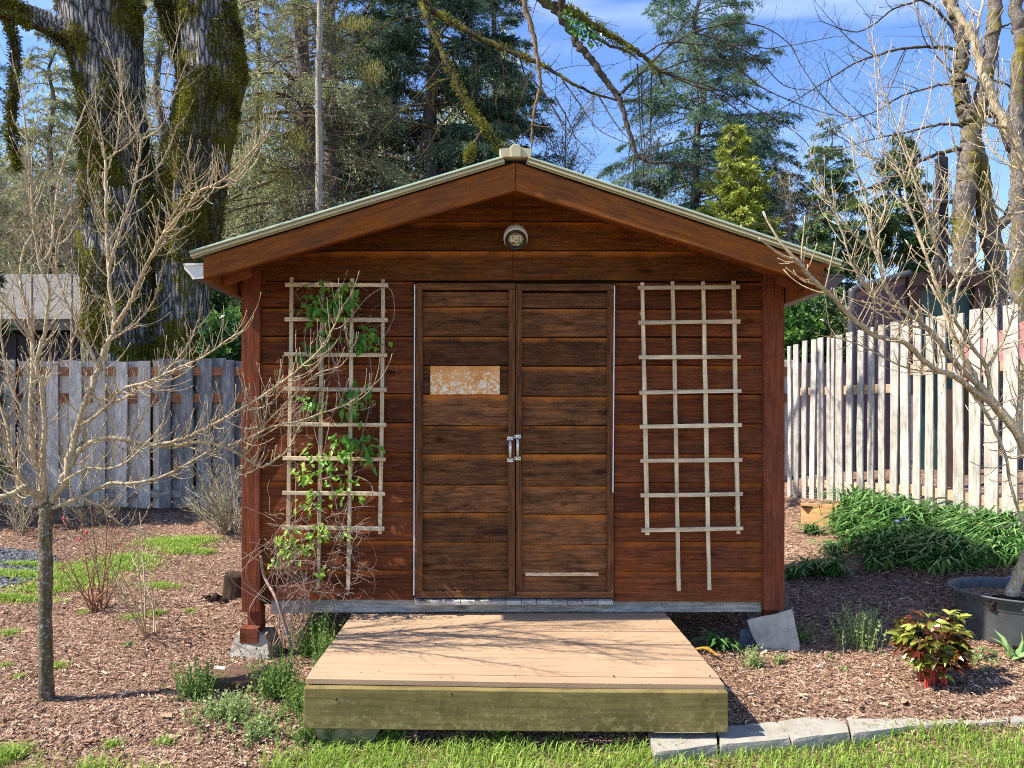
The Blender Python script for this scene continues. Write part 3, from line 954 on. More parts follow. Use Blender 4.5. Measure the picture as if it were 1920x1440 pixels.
m = MB(); m.add(vv_, [f4, f3], np.repeat(np.clip(RG.beta(1.6, 3.0, n), 0, 1), 6))
Mc = Mat('bark_chip', .9, .15)
Mc.base(Mc.ramp(Mc.attr('rnd'), ((0, (.075, .04, .027, 1)), (.3, (.28, .17, .105, 1)), (.55, (.48, .335, .225, 1)), (.8, (.68, .53, .385, 1)), (1, (.74, .62, .51, 1)))))
tag(m.build('bark_chips', Mc.m), 'loose bark chips scattered over the mulch', kind='stuff')

# gravel stones
n = 9000
q = np.stack((RG.uniform(-6, -3.3, n), RG.uniform(.9, 4, n)), 1); q = q[inside(q, ring)]; n = len(q)
c0 = np.stack((q[:, 0], q[:, 1], gz(q[:, 0], q[:, 1]) + .014), 1)
r = RG.uniform(.006, .018, n)[:, None]
dirs = unit(np.array(((1, 0, 0), (-.5, .86, 0), (-.5, -.86, 0), (0, 0, 1), (.1, .1, -1))))
v = np.stack([c0 + (dd + RG.normal(0, .25, (n, 3))) * r * np.array((1, 1, .7)) for dd in dirs], 1).reshape(-1, 3)
i = np.arange(n)[:, None] * 5
m = MB(); m.add(v, np.concatenate([i + np.array((t,)) for t in ((0, 1, 3), (1, 2, 3), (2, 0, 3), (1, 0, 4), (2, 1, 4), (0, 2, 4))]), np.repeat(RG.random(n), 5))
Mgs = Mat('gravel_stone', .85, .25)
Mgs.base(Mgs.ramp(Mgs.attr('rnd'), ((0, (.05, .053, .06, 1)), (.6, (.13, .135, .15, 1)), (1, (.30, .30, .31, 1)))))
tag(m.build('gravel_stones', Mgs.m), 'loose grey stones on the gravel path', kind='stuff')

# ------------------------------------------------------------------ grass
GRASS = leaf_mat('lawn_grass_blade', ((0, (.11, .20, .02, 1)), (.35, (.22, .35, .045, 1)), (.75, (.36, .50, .09, 1)), (.93, (.54, .64, .18, 1)), (1, (.66, .60, .32, 1))), .45, .5)


def grass(name, label, n, sampler, H, W=.004, mat=GRASS, lean=(.25, .9), pal=(2.2, 2.2)):
    x, y = sampler(n); n = len(x)
    b = np.stack((x, y, gz(x, y) - .004), 1)
    a = RG.uniform(0, 2 * math.pi, n)
    m = MB(); blades(m, b, np.stack((np.cos(a), np.sin(a), 0 * a), 1), H * RG.uniform(.45, 1.25, n) * np.where((x > .85) & (y > -1.6), .68, 1), W * RG.uniform(.7, 1.4, n), RG.uniform(*lean, n), np.clip(RG.beta(*pal, n), 0, 1))
    return tag(m.build(name, mat), label, kind='stuff')


def lawn_s(n):
    x = RG.uniform(-3.2, 4.2, n); y = RG.uniform(-2.3, -.8, n)
    dd = lawn_dist(x, y)
    cl = np.array([noise.noise(Vector((a * 5, b * 5, 4))) for a, b in zip(x, y)])
    pr = sm(-.02, .08, dd + cl * .05) * (.5 + .5 * sm(-.35, .15, cl)) * np.where(x < -.95, sm(-.15, .35, cl + .7 * sm(-2.2, -2.8, x)), 1)
    k = RG.random(n) < pr
    return x[k], y[k]


grass('lawn_grass', 'bright green lawn along the bottom of the picture', 95000, lawn_s, .080, .0038)


def lawn_far(n):
    x = RG.uniform(-4.5, 5, n); y = RG.uniform(-4.2, -2.3, n)
    return x, y


grass('lawn_grass', 'lawn nearer than the bottom edge of the picture', 26000, lawn_far, .055, .006)


def patch(ells, wob=.25):
    def s(n):
        xs_, ys_ = [], []
        tot = sum(e[2] * e[3] for e in ells)
        for (px, py, rx, ry) in ells:
            g = G(px, py); k = int(n * rx * ry / tot)
            a = RG.uniform(0, 6.283, k); r = np.abs(RG.normal(0, .55, k))
            xs_.append(g[0] + np.cos(a) * r * rx); ys_.append(g[1] + np.sin(a) * r * ry)
        return np.concatenate(xs_), np.concatenate(ys_)
    return s


grass('grass_patch', 'thin bright grass strip bordering the gravel path', 15000, patch([(20, 1125, .35, .10), (90, 1108, .3, .10), (150, 1085, .35, .13), (200, 1065, .4, .2), (240, 1050, .3, .2), (130, 1098, .3, .1), (30, 1080, .5, .12), (60, 1062, .3, .08)]), .05, .006, pal=(2.6, 1.8))
grass('grass_patch', 'bright grass patch in sun below the board fence', 8000, patch([(330, 1020, .32, .22), (345, 1035, .2, .12), (370, 1016, .2, .1), (385, 1038, .1, .06)]), .05, .006, pal=(2.8, 1.6))
grass('moss_tuft', 'small sprouting tufts dotted over the mulch', 3000, patch([(15, 1190, .09, .08), (10, 1250, .05, .04), (110, 1252, .08, .06), (38, 1273, .05, .03), (155, 1150, .05, .04), (250, 1160, .1, .06), (290, 1152, .1, .07), (355, 1148, .06, .04), (300, 1100, .2, .1), (210, 1400, .08, .04), (30, 1412, .14, .06), (12, 1420, .12, .06), (655, 1390, .12, .06), (310, 1395, .06, .05), (1560, 1232, .03, .03), (1480, 1238, .03, .03)]), .038, .004, pal=(2.4, 1.8))

# ------------------------------------------------------------------ fences
M_FB = wood('grey_fence_board', (.50, .435, .37), (.77, .68, .58), var=.18, bump=.5, gscale=.6, blotch=(.48, .38, .27, 1), blotch_amt=(.5, .75))
M_FBD = wood('dark_lichen_fence_board', (.16, .155, .155), (.38, .37, .36), var=.25, bump=.7, gscale=.6, blotch=(.10, .10, .09, 1))
M_RAIL = wood('rusty_brown_rail', (.20, .075, .035), (.38, .16, .08), var=.2, knots=False)
M_PKT = wood('bleached_picket', (.28, .255, .215), (.54, .505, .45), var=.14, bump=.6, gscale=.7, blotch=(.33, .30, .23, 1), blotch_amt=(.52, .75))
M_TANR = wood('tan_rail', (.30, .19, .11), (.52, .38, .24), var=.2, knots=False)
FY = 4.2
fence = thing('board_fence', 'tall grey fence of overlapping vertical boards behind the left tree', 'fence', (-4, FY, .3))
topz = P(0, 676, FY)[2]
for (xa, xb, mt, lab) in ((-7.9, -5.5, M_FB, None), (-5.5, -3.9, M_FB, None), (-3.9, -3.42, M_FBD, 'darker weathered panel beside the shed'), (-3.42, -1.0, M_FBD, None), (-1.0, 1.4, M_FB, None), (1.4, 3.55, M_FB, None)):
    m = MB(); x = xa; k = 0
    while x < xb - .05:
        w = .138 + RG.normal(0, .004)
        yb = FY - .03 if k % 2 == 0 else FY + .03
        g = float(gz(x, FY))
        bw = w + (.02 if k % 2 else 0)
        plank(m, (x + w / 2, yb, g + .06 + RG.normal(0, .012)), (x + w / 2 + RG.normal(0, .003), yb, topz + RG.normal(0, .008) + (.012 if mt is M_FBD else 0)), min(bw, xb - x + .02), .02, (1, 0, 0), seg=6, bow=.0025, rnd=float(np.clip(RG.random() * (.75 if k % 2 else 1), 0, 1)))
        x += w - .002; k += 1
    m.build('board_panel', mt, fence, bevel=.002, label=lab)
for zr in (P(0, 746, FY)[2], P(0, 925, FY)[2], P(0, 688, FY)[2] - .05):
    m = MB(); plank(m, (-7.9, FY, zr), (3.55, FY, zr), .10 if zr > .6 else .09, .036, (0, 0, 1), seg=30, bow=.004); m.build('rail', M_RAIL if zr > .6 else M_GREY, fence)
for x in (-7.9, -5.5, -3.43, -1.0, 1.4, 3.5):
    m = MB(); plank(m, (x, FY + .085, .1), (x, FY + .085, topz - .06), .09, .09, (1, 0, 0), seg=4); m.build('post', M_GREY, fence)

# white picket fence on the right: runs towards the camera
A, B = P(1489, 960, 3.48)[:2], P(1925, 1005, 1.24)[:2]
fdir = (B - A) / np.linalg.norm(B - A); fn = np.array((-fdir[1], fdir[0]))      # fn points away from the shed
if fn[0] < 0: fn = -fn
pf = thing('picket_fence', 'bleached open picket fence climbing towards the right edge', 'fence', (*((A + B) / 2), .4))
pk = [(1481, 8, 649, 934), (1492.5, 11, 646, 938), (1508, 10, 639, 940), (1523, 11, 637, 943), (1539, 12, 633, 947), (1553, 8, 633, 951), (1560, 8, 634, 950), (1574, 13.5, 628, 954), (1593, 12.5, 623, 957), (1613, 12.5, 619, 960),
      (1633, 12.5, 614, 963), (1653, 13, 610, 966), (1675.5, 15, 604, 970), (1697, 15, 601, 974), (1719, 14.5, 598, 978), (1742.5, 15, 594, 982), (1766, 15.5, 592, 987), (1797, 19, 588, 993), (1827, 20, 580, 999), (1859, 24, 577, 1005), (1894, 26, 572, 1010), (1932, 24, 566, 1018), (1972, 26, 560, 1026), (2014, 27, 553, 1035), (2060, 28, 546, 1045), (2110, 30, 538, 1056), (2164, 32, 529, 1068)]
for k, (px, wpx, ty, by) in enumerate(pk):
    # intersect the pixel ray with the fence line
    r = np.array(((px - 920) / F, 1.0)); o = np.array((0, CAM_Y))
    Mx = np.array(((r[0], -fdir[0]), (r[1], -fdir[1]))); t, u = np.linalg.solve(Mx, A - o)
    q = o + r * t
    zt = ZC - (ty - 775) * t / F; zb = ZC - (by - 775) * t / F
    rn = r / np.linalg.norm(r)
    m = MB(); wv = (wpx - 2.5) * t / F / abs(rn[0] * fdir[1] - rn[1] * fdir[0])
    lean_ = RG.normal(0, .010)
    plank(m, (*q, zb), (q[0] + lean_ * fdir[0], q[1] + lean_ * fdir[1], zt), wv, .019, (*fdir, 0), seg=9, bow=.003)
    m.build('picket', M_PKT, pf, bevel=.002)
off = fn * .03
uA, uB = A - fdir * .1, B + fdir * .9
for (pxm, pya, pyb, x0_, x1_) in ((0, 735, 728, 1489, 1672), (0, 694, 672, 1686, 2175), (0, 905, 918, 1505, 1690), (0, 915, 988, 1690, 2175)):
    def onf(px, py):
        r = np.array(((px - 920) / F, 1.0)); o = np.array((0, CAM_Y))
        Mx = np.array(((r[0], -fdir[0]), (r[1], -fdir[1]))); t, u = np.linalg.solve(Mx, A - o); q = o + r * t
        return np.array((q[0] + off[0], q[1] + off[1], ZC - (py - 775) * t / F))
    m = MB(); plank(m, onf(x0_, pya), onf(x1_, pyb), .085, .036, (0, 0, 1), seg=8, bow=.003); m.build('rail', M_TANR, pf, bevel=.002)
for px in (1499, 1684, 1935):
    a_ = onf(px, 800); m = MB(); plank(m, (a_[0] + fn[0] * .04, a_[1] + fn[1] * .04, .1), (a_[0] + fn[0] * .04, a_[1] + fn[1] * .04, onf(px, 690 if px > 1600 else 930)[2]), .09, .09, (*fdir, 0), seg=4); m.build('post', M_GREY, pf)
# short cedar box by the fence foot
bx = thing('planter_box', 'small raw orange cedar box at the foot of the picket fence', 'planter', G(1535, 985))
M_RAW = wood('raw_cedar', (.42, .20, .08), (.66, .36, .17), var=.1)
m = MB()
p0, p1 = P(1503, 962, 2.55), P(1562, 966, 2.35)
plank(m, p0, p1, .20, .03, (0, 0, 1), seg=5); m.build('front_board', M_RAW, bx)
m = MB(); plank(m, p1 + np.array((.014, .0, -.005)), p1 + np.array((.22, .30, .0)), .19, .03, (0, 0, 1), seg=4); m.build('side_board', M_RAW, bx)
m = MB(); plank(m, p0 + np.array((-.0, .03, .07)), p1 + np.array((.1, .16, .05)), .015, .2, (0, 0, 1), seg=4); m.build('soil', M_DARK, bx)

# ------------------------------------------------------------------ neighbours
M_SHING = Mat('grey_roof_shingle', .9, .15)
q = M_SHING.coord(bc=False)
zz = M_SHING.sep(q)
row = M_SHING.math('FRACT', M_SHING.math('MULTIPLY', M_SHING.math('ADD', zz[2], M_SHING.maprange(M_SHING.noise(q, 2.5, 3), .3, .7, -.012, .012)), 17.0))
sc = M_SHING.ramp(M_SHING.noise(M_SHING.coord((3.3, 1, 12), bc=False), 2, 4), ((.3, (.10, .098, .092, 1)), (.7, (.19, .185, .17, 1))))
M_SHING.base(M_SHING.mix(M_SHING.maprange(row, .16, .0, 0, .75), sc, (.05, .05, .045, 1)))
M_SHING.bump(row, .6, .03)
M_HW = plain('dark_slate_siding', (.035, .04, .055), .8, .2, .2)
hs = thing('neighbour_house', 'low house with grey shingle roof and dark walls beyond the left fence', 'house', (-10, 10, .4))
Yh0, Yh1 = 9.2, 13.0
ez, rz_ = P(0, 602, Yh0)[2], P(0, 517, Yh1)[2]
xr = P(172, 600, Yh0)[0]; xl = -26
m = MB()
sl = np.array((0, Yh1 - Yh0, rz_ - ez)); 
beam(m, (xl, (Yh0 + Yh1) / 2, (ez + rz_) / 2), (xr, (Yh0 + Yh1) / 2, (ez + rz_) / 2), np.linalg.norm(sl), .08, sl, .5)
beam(m, (xl, Yh1 + 2, (ez + rz_) / 2), (xr, Yh1 + 2, (ez + rz_) / 2), np.linalg.norm(sl) * 1.02, .08, sl * np.array((1, -1, 1)), .5)
m.build('roof', M_SHING.m, hs)
m = MB(); beam(m, (xl, Yh0 - .01, ez - .09), (xr + .02, Yh0 - .01, ez - .09), .16, .03, (0, 0, 1), .5); m.build('eave_board', plain('dark_eave', (.06, .055, .05), .7), hs)
m = MB(); beam(m, (xl + .5, Yh0 + .62, 1.55), (xr - .5, Yh0 + .62, 1.55), 2.9, .14, (0, 0, 1), .5)
for k in range(40):
    x = xr - .55 - k * .4
    beam(m, (x, Yh0 + .535, .2), (x, Yh0 + .535, 2.95), .04, .03, (1, 0, 0), .5)
beam(m, (xr - .5, Yh1, .3), (xr - .5, Yh1, 3.2), 6, .14, (0, 1, 0), .5)
m.build('wall', M_HW, hs)
#m = MB(); plank(m, P(90, 640, 9.7), P(140, 640, 9.7), .5, .05, (0, 0, 1), .4, 2); m.build('window', plain('dark_glass', (.01, .012, .016), .1, .6), hs)

M_PUR = plain('purple_brown_panel', (.12, .075, .085), .7, .2, .15, 3, bump=.3)
M_BRN = plain('dark_brown_beam', (.045, .026, .02), .7, .2, .2)
M_TG = plain('teal_green_panel', (.035, .085, .075), .5, .3, .15)
YO = 4.5
ob = thing('outbuilding', 'flat roofed purple brown outbuilding with a teal panel behind the picket fence', 'outbuilding', P(1700, 700, 6.6))
YO = 4.5
def opx(px, py, dy=0): return P(px, py, YO + dy)
m = MB(); a, b_ = opx(1600, 0), opx(1704, 0)
m.add([opx(1600, 546), opx(1704, 512), opx(1704, 960), opx(1600, 960), opx(1600, 546, .15), opx(1704, 512, .15), opx(1704, 960, .15), opx(1600, 960, .15)],
      np.array(((0, 3, 2, 1), (4, 5, 6, 7), (0, 1, 5, 4), (1, 2, 6, 5), (2, 3, 7, 6), (3, 0, 4, 7))), .5)
m.build('wall_panel', M_PUR, ob)
m = MB(); beam(m, opx(1722, 736, .08), opx(1824, 736, .08), 395 * (YO - CAM_Y) / F, .1, (0, 0, 1), .5); m.build('wall_panel', M_TG, ob, label='teal green panel')
m = MB(); beam(m, opx(1712, 740, -.02), opx(1712, 515, -.02), .13, .14, (1, 0, 0), .5); beam(m, opx(1832, 740, -.02), opx(1832, 515, -.02), .13, .14, (1, 0, 0), .5); each(m, 'frame_post', M_BRN, ob)
m = MB(); beam(m, opx(1480, 840, .02), opx(1598, 840, .02), 320 * (YO - CAM_Y) / F, .1, (0, 0, 1), .5); m.build('low_wall', M_PUR, ob)
m = MB(); beam(m, opx(1700, 525, -.04), opx(1842, 525, -.04), .16, .12, (0, 0, 1), .5); m.build('roof_beam', M_BRN, ob)
m = MB(); beam(m, opx(1600, 740, 1.9), opx(1840, 740, 1.9), 3.0, .1, (0, 0, 1), .5); beam(m, opx(1838, 740, .15), opx(1838, 740, 1.9) * np.array((0, 1, 1)) + np.array((opx(1838, 740, .15)[0], 0, 0)), 3.0, .1, (0, 0, 1), .5); m.build('rear_wall', M_PUR, ob)
m = MB(); tube(m, spline([opx(1597, 960, -.06), opx(1597, 700, -.06), opx(1597, 560, -.06), opx(1600, 545, -.06), opx(1612, 539, -.06), opx(1660, 525, -.06), opx(1706, 512, -.06)], 4), .045, 8); m.build('downpipe', plain('dark_grey_pipe', (.05, .05, .055), .45, .4), ob, smooth=True)
# corrugated red roof sheet lean-to
cr = thing('lean_to_roof', 'corrugated rust red sheet roof behind the picket fence at the right edge', 'roof', P(1880, 650, 5.0))
m = MB(); a, b_, c_, d_ = P(1800, 655, 4.2), P(2080, 540, 4.2), P(2080, 640, 3.2), P(1800, 720, 3.2)
v = []
nu, nv = 60, 12
for i in range(nu + 1):
    for j in range(nv * 4 + 1):
        u, w = i / nu, j / (nv * 4)
        p_ = a * (1 - u) * (1 - w) + b_ * u * (1 - w) + c_ * u * w + d_ * (1 - u) * w
        v.append(p_ + np.array((0, 0, .022 * math.cos(w * nv * 2 * math.pi))))
k = nv * 4 + 1
m.add(v, np.array([(i * k + j, (i + 1) * k + j, (i + 1) * k + j + 1, i * k + j + 1) for i in range(nu) for j in range(k - 1)]))
o = m.build('corrugated_sheet', plain('rust_red_sheet', (.30, .13, .11), .6, .3, .2), cr, smooth=True)
sld = o.modifiers.new('thick', 'SOLIDIFY'); sld.thickness = .006
m = MB(); beam(m, (a[0], a[1] - .1, .2), (a[0], a[1] - .1, a[2] - .03), .1, .1, (1, 0, 0)); beam(m, (d_[0], d_[1] + .1, .2), (d_[0], d_[1] + .1, d_[2] - .05), .1, .1, (1, 0, 0)); each(m, 'prop_post', M_BRN, cr)

# rusty steel post with a crossbar and chains
sp = thing('steel_post', 'dark steel post with rusty crossbar and hanging chains beyond the fence', 'post', P(1765, 775, 8.5))
M_STL = plain('dark_steel', (.06, .055, .06), .5, .4, .3, 8)
M_RST = plain('rusty_pipe', (.40, .17, .07), .7, .3, .35, 12)
M_GPI = plain('grey_pipe', (.30, .29, .29), .5, .4, .2)
YP = 8.5; sp_s = (YP - CAM_Y) / F
m = MB(); beam(m, (P(1765, 0, YP)[0], YP, .5), P(1765, 296, YP), 16 * sp_s, .15, (1, 0, 0)); tube(m, [P(1765, 296, YP), P(1765, 288, YP)], .06, 10); m.build('upright', M_STL, sp)
m = MB(); tube(m, [P(1727, 376, YP - .13), P(1800, 378, YP - .13)], .04, 10); tube(m, [P(1753, 340, YP - .1), P(1753, 445, YP - .1)], .03, 8); m.build('crossbar', M_GPI, sp, smooth=True)
m = MB(); tube(m, [P(1800, 378, YP - .13), P(1829, 379, YP - .13)], .042, 10); tube(m, [P(1735, 380, YP - .13), P(1735, 400, YP - .13)], .02, 8); tube(m, [P(1753, 445, YP - .1), P(1753, 458, YP - .1)], .04, 8); each(m, 'pipe_end', M_RST, sp, smooth=True)
m = MB()
for px, y0_, y1_ in ((1782, 340, 376), (1787, 380, 455)):
    for k in range(int((y1_ - y0_) / 4)):
        c = P(px, y0_ + k * 4, YP - .14); w = .02
        e = (1, 0, 0) if k % 2 else (0, 1, 0); e = np.array(e) * w
        lp = [c + e * math.cos(t) + np.array((0, 0, .026)) * math.sin(t) for t in np.linspace(0, 6.283, 9)]
        tube(m, lp, .006, 4, cap=False)
m.build('chain', M_STL, sp)
# white canopy at the right edge
wc = thing('white_canopy', 'white fabric canopy peak at the right edge of the photo', 'canopy', P(1960, 600, 9.5))
m = MB(); ap = P(1935, 330, 9.5)
base_ = [P(1895, 425, 8.6), P(2080, 425, 8.6), P(2080, 420, 10.5), P(1895, 420, 10.5)]
for k in range(4):
    a, b_ = base_[k], base_[(k + 1) % 4]
    g = [[(ap * (1 - t) + (a * (1 - u) + b_ * u) * t) + np.array((0, 0, -.35 * t * (1 - t))) for u in np.linspace(0, 1, 7)] for t in np.linspace(0, 1, 9)]
    m.add(np.array(g).reshape(-1, 3), np.array([(i * 7 + j, (i + 1) * 7 + j, (i + 1) * 7 + j + 1, i * 7 + j + 1) for i in range(8) for j in range(6)]))
o = m.build('fabric', plain('white_fabric', (.8, .8, .8), .7), wc, smooth=True); sld = o.modifiers.new('thick', 'SOLIDIFY'); sld.thickness = .004
m = MB()
for q in base_: tube(m, [(q[0], q[1], .5), q], .02, 6)
each(m, 'pole', M_GPI, wc)
# ------------------------------------------------------------------ bare trees drawn limb by limb
M_MAG = bark_mat('pale_twig_bark', (.26, .19, .11), (.62, .48, .30), moss=(.30, .31, .10, 1), moss_rng=(.60, .68), vs=3, bump=.5, lichen=(.52, .52, .42, 1), ms=7)
M_MAGT = bark_mat('grey_young_trunk', (.06, .045, .027), (.24, .185, .115), vs=3, bump=.8, lichen=(.34, .34, .30, 1), moss=(.16, .14, .04, 1), moss_rng=(.56, .7), ms=5)
UP = np.array((0, 0, 1.0))


def spur(mb, p, d, L, r, up=1.0, seg=6, sub=0, wob=.12, n=4, bud=True, rnd=.5):
    """twig that leaves along d and bends upwards"""
    pts = [np.array(p, float)]; d = unit(d)
    for i in range(seg):
        d = unit(d + UP * up * .9 / seg + RG.normal(0, wob, 3) / math.sqrt(seg))
        pts.append(pts[-1] + d * L / seg)
    rr = np.linspace(r, r * .45, seg + 1)
    if bud: rr[-1] = r * .75; rr[-2] = r * .5
    tube(mb, pts, rr, n, rnd)
    for k in range(sub):
        i = RG.integers(1, seg - 1)
        t = unit(pts[i + 1] - pts[i]); side = unit(np.cross(t, RG.normal(0, 1, 3)))
        spur(mb, pts[i], t * .55 + side * .85, L * RG.uniform(.3, .6), rr[i] * .7, up, max(3, seg - 2), 0, wob, max(3, n - 1), bud, rnd)
    return pts


def limb(mb, pts, r0, r1, spacing=.05, sl=(.06, .28), up=1.0, sub=1, n=7, tw=None, wob=.1, rtw=.0026, start=.12, dens=None):
    """main limb through given points with twigs; returns the sampled points"""
    sp_ = spline(np.asarray(pts, float), 6)
    seg = np.linalg.norm(np.diff(sp_, axis=0), axis=1); Ltot = seg.sum()
    t = np.concatenate(([0], np.cumsum(seg))) / Ltot
    rr = r0 + (r1 - r0) * t ** .8
    rr = rr * (1 + .10 * np.sin(np.arange(len(rr)) * 2.3 + RG.random() * 6))
    sp_ = sp_ + RG.normal(0, 1, sp_.shape) * (rr * .22)[:, None]
    tube(mb, sp_, rr, n)
    tw = tw or mb
    k = int(Ltot / spacing * (1 - start))
    for i in range(k):
        u = start + (1 - start) * (i + RG.random()) / k
        j = min(len(sp_) - 2, int(np.searchsorted(t, u)) - 1); j = max(j, 0)
        d = unit(sp_[j + 1] - sp_[j]); side = unit(np.cross(d, RG.normal(0, 1, 3)))
        L = RG.uniform(*sl) * (1.15 - .5 * u)
        spur(tw, sp_[j], d * RG.uniform(.2, .9) + side + UP * .15, L, max(.0012, min(rr[j] * .55, rtw * (0.7 + .6 * RG.random()))), up, 6, RG.integers(0, sub + 1), wob, 4)
    # terminal fork
    d = unit(sp_[-1] - sp_[-2])
    for q in range(2):
        side = unit(np.cross(d, RG.normal(0, 1, 3)))
        spur(tw, sp_[-1], d + side * .5, RG.uniform(*sl) * .8, max(.0012, r1 * .8), up, 6, 0, wob, 4)
    return sp_


lt = thing('bare_tree', 'young leafless tree with pale upcurving twigs in front of the board fence', 'tree', G(87, 1312))
Y0 = -.77


def pl(s_, ya=Y0, yb=None):
    yb = ya if yb is None else yb
    k = len(s_)
    return [P(a, b, ya + (yb - ya) * i / (k - 1)) for i, (a, b) in enumerate(s_)]


base_ = G(87, 1312)
m = MB()
tp = [base_ + np.array((.003, .01, -.06)), base_ + np.array((0, 0, .02)), P(86, 1240, Y0), P(84, 1150, Y0), P(86, 1080, Y0), P(85, 1010, Y0), P(87, 965, Y0), P(88, 940, Y0)]
tube(m, spline(tp, 8), np.interp(np.arange(57), [0, 8, 14, 40, 56], [.050, .040, .034, .032, .036]) * (1 + .05 * np.sin(np.arange(57) * 1.3)), 14)
m.build('trunk', M_MAGT, lt, smooth=True)
lims = [
    ([(86, 955), (70, 925), (45, 915), (10, 930), (-50, 925)], .022, .010, -.77, -.95),
    ([(45, 917), (30, 880), (5, 850), (-30, 820)], .012, .006, -.8, -1.0),
    ([(86, 955), (78, 900), (62, 850), (58, 790), (60, 720), (62, 640), (48, 575), (38, 520), (45, 470), (60, 440)], .022, .005, -.77, -.6),
    ([(62, 640), (35, 600), (8, 570), (-25, 540)], .009, .004, -.7, -.9),
    ([(88, 955), (80, 880), (85, 800), (78, 720), (70, 680), (88, 600), (92, 540), (75, 495), (62, 400), (55, 300), (42, 190), (28, 130)], .017, .003, -.77, -1.1),
    ([(75, 495), (95, 470), (102, 400), (112, 330), (140, 250), (160, 200)], .007, .003, -.95, -.8),
    ([(90, 950), (125, 890), (145, 800), (165, 740), (185, 690), (205, 640), (215, 610), (205, 520), (200, 420), (198, 300)], .023, .006, -.77, -.6),
    ([(215, 612), (240, 575), (265, 520), (290, 470), (315, 430), (350, 390), (372, 360), (405, 345), (440, 320), (480, 275), (508, 238)], .013, .0035, -.66, -1.25),
    ([(270, 505), (305, 440), (330, 395), (347, 368), (358, 340), (352, 285)], .008, .003, -.62, -1.3),
    ([(372, 358), (395, 352), (420, 350), (450, 330), (470, 300), (495, 262)], .005, .003, -.9, -1.1),
    ([(205, 500), (235, 405), (252, 350), (256, 320), (262, 290), (265, 262)], .010, .005, -.65, -.7),
    ([(265, 262), (240, 220), (225, 160), (198, 72)], .0045, .002, -.7, -.72),
    ([(265, 262), (288, 225), (312, 150), (337, 50)], .0045, .002, -.7, -.6),
    ([(265, 262), (300, 240), (322, 190), (348, 120)], .004, .002, -.7, -.85),
    ([(255, 342), (290, 320), (315, 280), (333, 235)], .004, .002, -.7, -.8),
    ([(198, 300), (190, 250), (180, 200), (179, 180)], .005, .002, -.6, -.6),
    ([(198, 300), (218, 280), (224, 200), (224, 115)], .005, .002, -.6, -.5),
    ([(198, 300), (240, 270), (265, 230), (285, 160)], .005, .002, -.6, -.7),
    ([(200, 420), (175, 380), (165, 330), (168, 280)], .005, .0025, -.6, -.75),
    ([(92, 945), (115, 905), (150, 845), (190, 823), (240, 825), (285, 835), (340, 833), (380, 828), (420, 838), (455, 855), (475, 868), (490, 875), (510, 866), (540, 842), (562, 800)], .018, .0045, -.77, -.55),
    ([(285, 835), (330, 826), (360, 815), (420, 785), (480, 750), (540, 708), (562, 690), (600, 655), (627, 610), (642, 575)], .010, .003, -.68, -1.1),
    ([(420, 838), (470, 820), (510, 800), (560, 790), (610, 772), (650, 758), (700, 722)], .007, .0025, -.62, -.85),
    ([(455, 850), (500, 792), (550, 742), (592, 702), (640, 685), (668, 640)], .006, .0025, -.6, -.95),
    ([(95, 955), (150, 932), (200, 908), (250, 906), (300, 895), (350, 870), (392, 846)], .012, .004, -.77, -.9),
    ([(145, 800), (180, 780), (230, 730), (280, 715), (330, 692), (380, 670), (420, 642), (452, 622)], .009, .003, -.72, -1.3),
    ([(165, 742), (220, 752), (260, 726), (300, 706), (350, 650), (372, 600)], .007, .003, -.72, -.9),
    ([(185, 690), (152, 620), (122, 560), (106, 500), (110, 440), (132, 395)], .010, .003, -.7, -.85),
    ([(58, 790), (30, 745), (12, 690), (2, 620), (5, 560)], .009, .003, -.75, -.8),
    ([(60, 720), (100, 690), (135, 640), (150, 580), (148, 520)], .007, .0025, -.72, -.5),
    ([(45, 915), (22, 860), (12, 800), (-12, 720)], .010, .004, -.85, -.7),
    ([(115, 905), (160, 880), (205, 878), (245, 860), (300, 800), (310, 760)], .008, .0025, -.8, -1.0),
    ([(240, 825), (262, 790), (292, 745), (300, 700)], .006, .0025, -.7, -.6),
    ([(340, 833), (385, 850), (420, 862), (450, 890), (480, 880)], .005, .002, -.66, -.8),
    ([(150, 932), (190, 950), (230, 985), (280, 1000)], .008, .003, -.8, -.7),
    ([(205, 640), (250, 610), (285, 570), (300, 520)], .006, .0025, -.7, -.8),
]
mt = MB(); mtw = MB()
for (pp_, r0, r1, ya, yb) in lims:
    limb(mt, pl(pp_, ya, yb), r0 * .95, r1 * 1.05, .021, (.05, .26), 1.35, 2, 7, mtw, rtw=.0036)
mt.build('limbs', M_MAG, lt, smooth=True)
mtw.build('twigs', M_MAG, lt, smooth=True)

# right bare tree in the black pot
pc = G(1905, 1196); pc = np.array((P(1908, 0, -.05)[0], -.02, pc[2]))
pot = thing('plant_pot', 'large black plastic nursery pot at the right edge', 'plant pot', pc)
zr_ = P(0, 1105, -.02)[2]; Hh = zr_ - pc[2]
M_POT = plain('worn_black_plastic', (.085, .088, .094), .55, .35, .35, 5, bump=.15)
m = MB(); lathe(m, pc, UP, [(r_ * .95, h_) for r_, h_ in [(.001, -.02), (.29, -.02), (.30, .0), (.335, Hh * .72), (.337, Hh * .74), (.343, Hh * .75), (.345, Hh * .95), (.358, Hh * .96), (.372, Hh * .985), (.372, Hh), (.362, Hh + .004), (.35, Hh - .004), (.345, Hh - .02), (.34, Hh * .72)]], 64)
po = m.build('pot_body', M_POT, pot, smooth=True)
m = MB()
for k in range(14):
    a = k * math.pi / 7 + .2
    beam(m, pc + np.array((math.cos(a) * .324, math.sin(a) * .324, Hh * .78)), pc + np.array((math.cos(a) * .328, math.sin(a) * .328, Hh * .94)), .014, .012, (-math.sin(a), math.cos(a), 0))
each(m, 'rim_rib', M_POT, po)
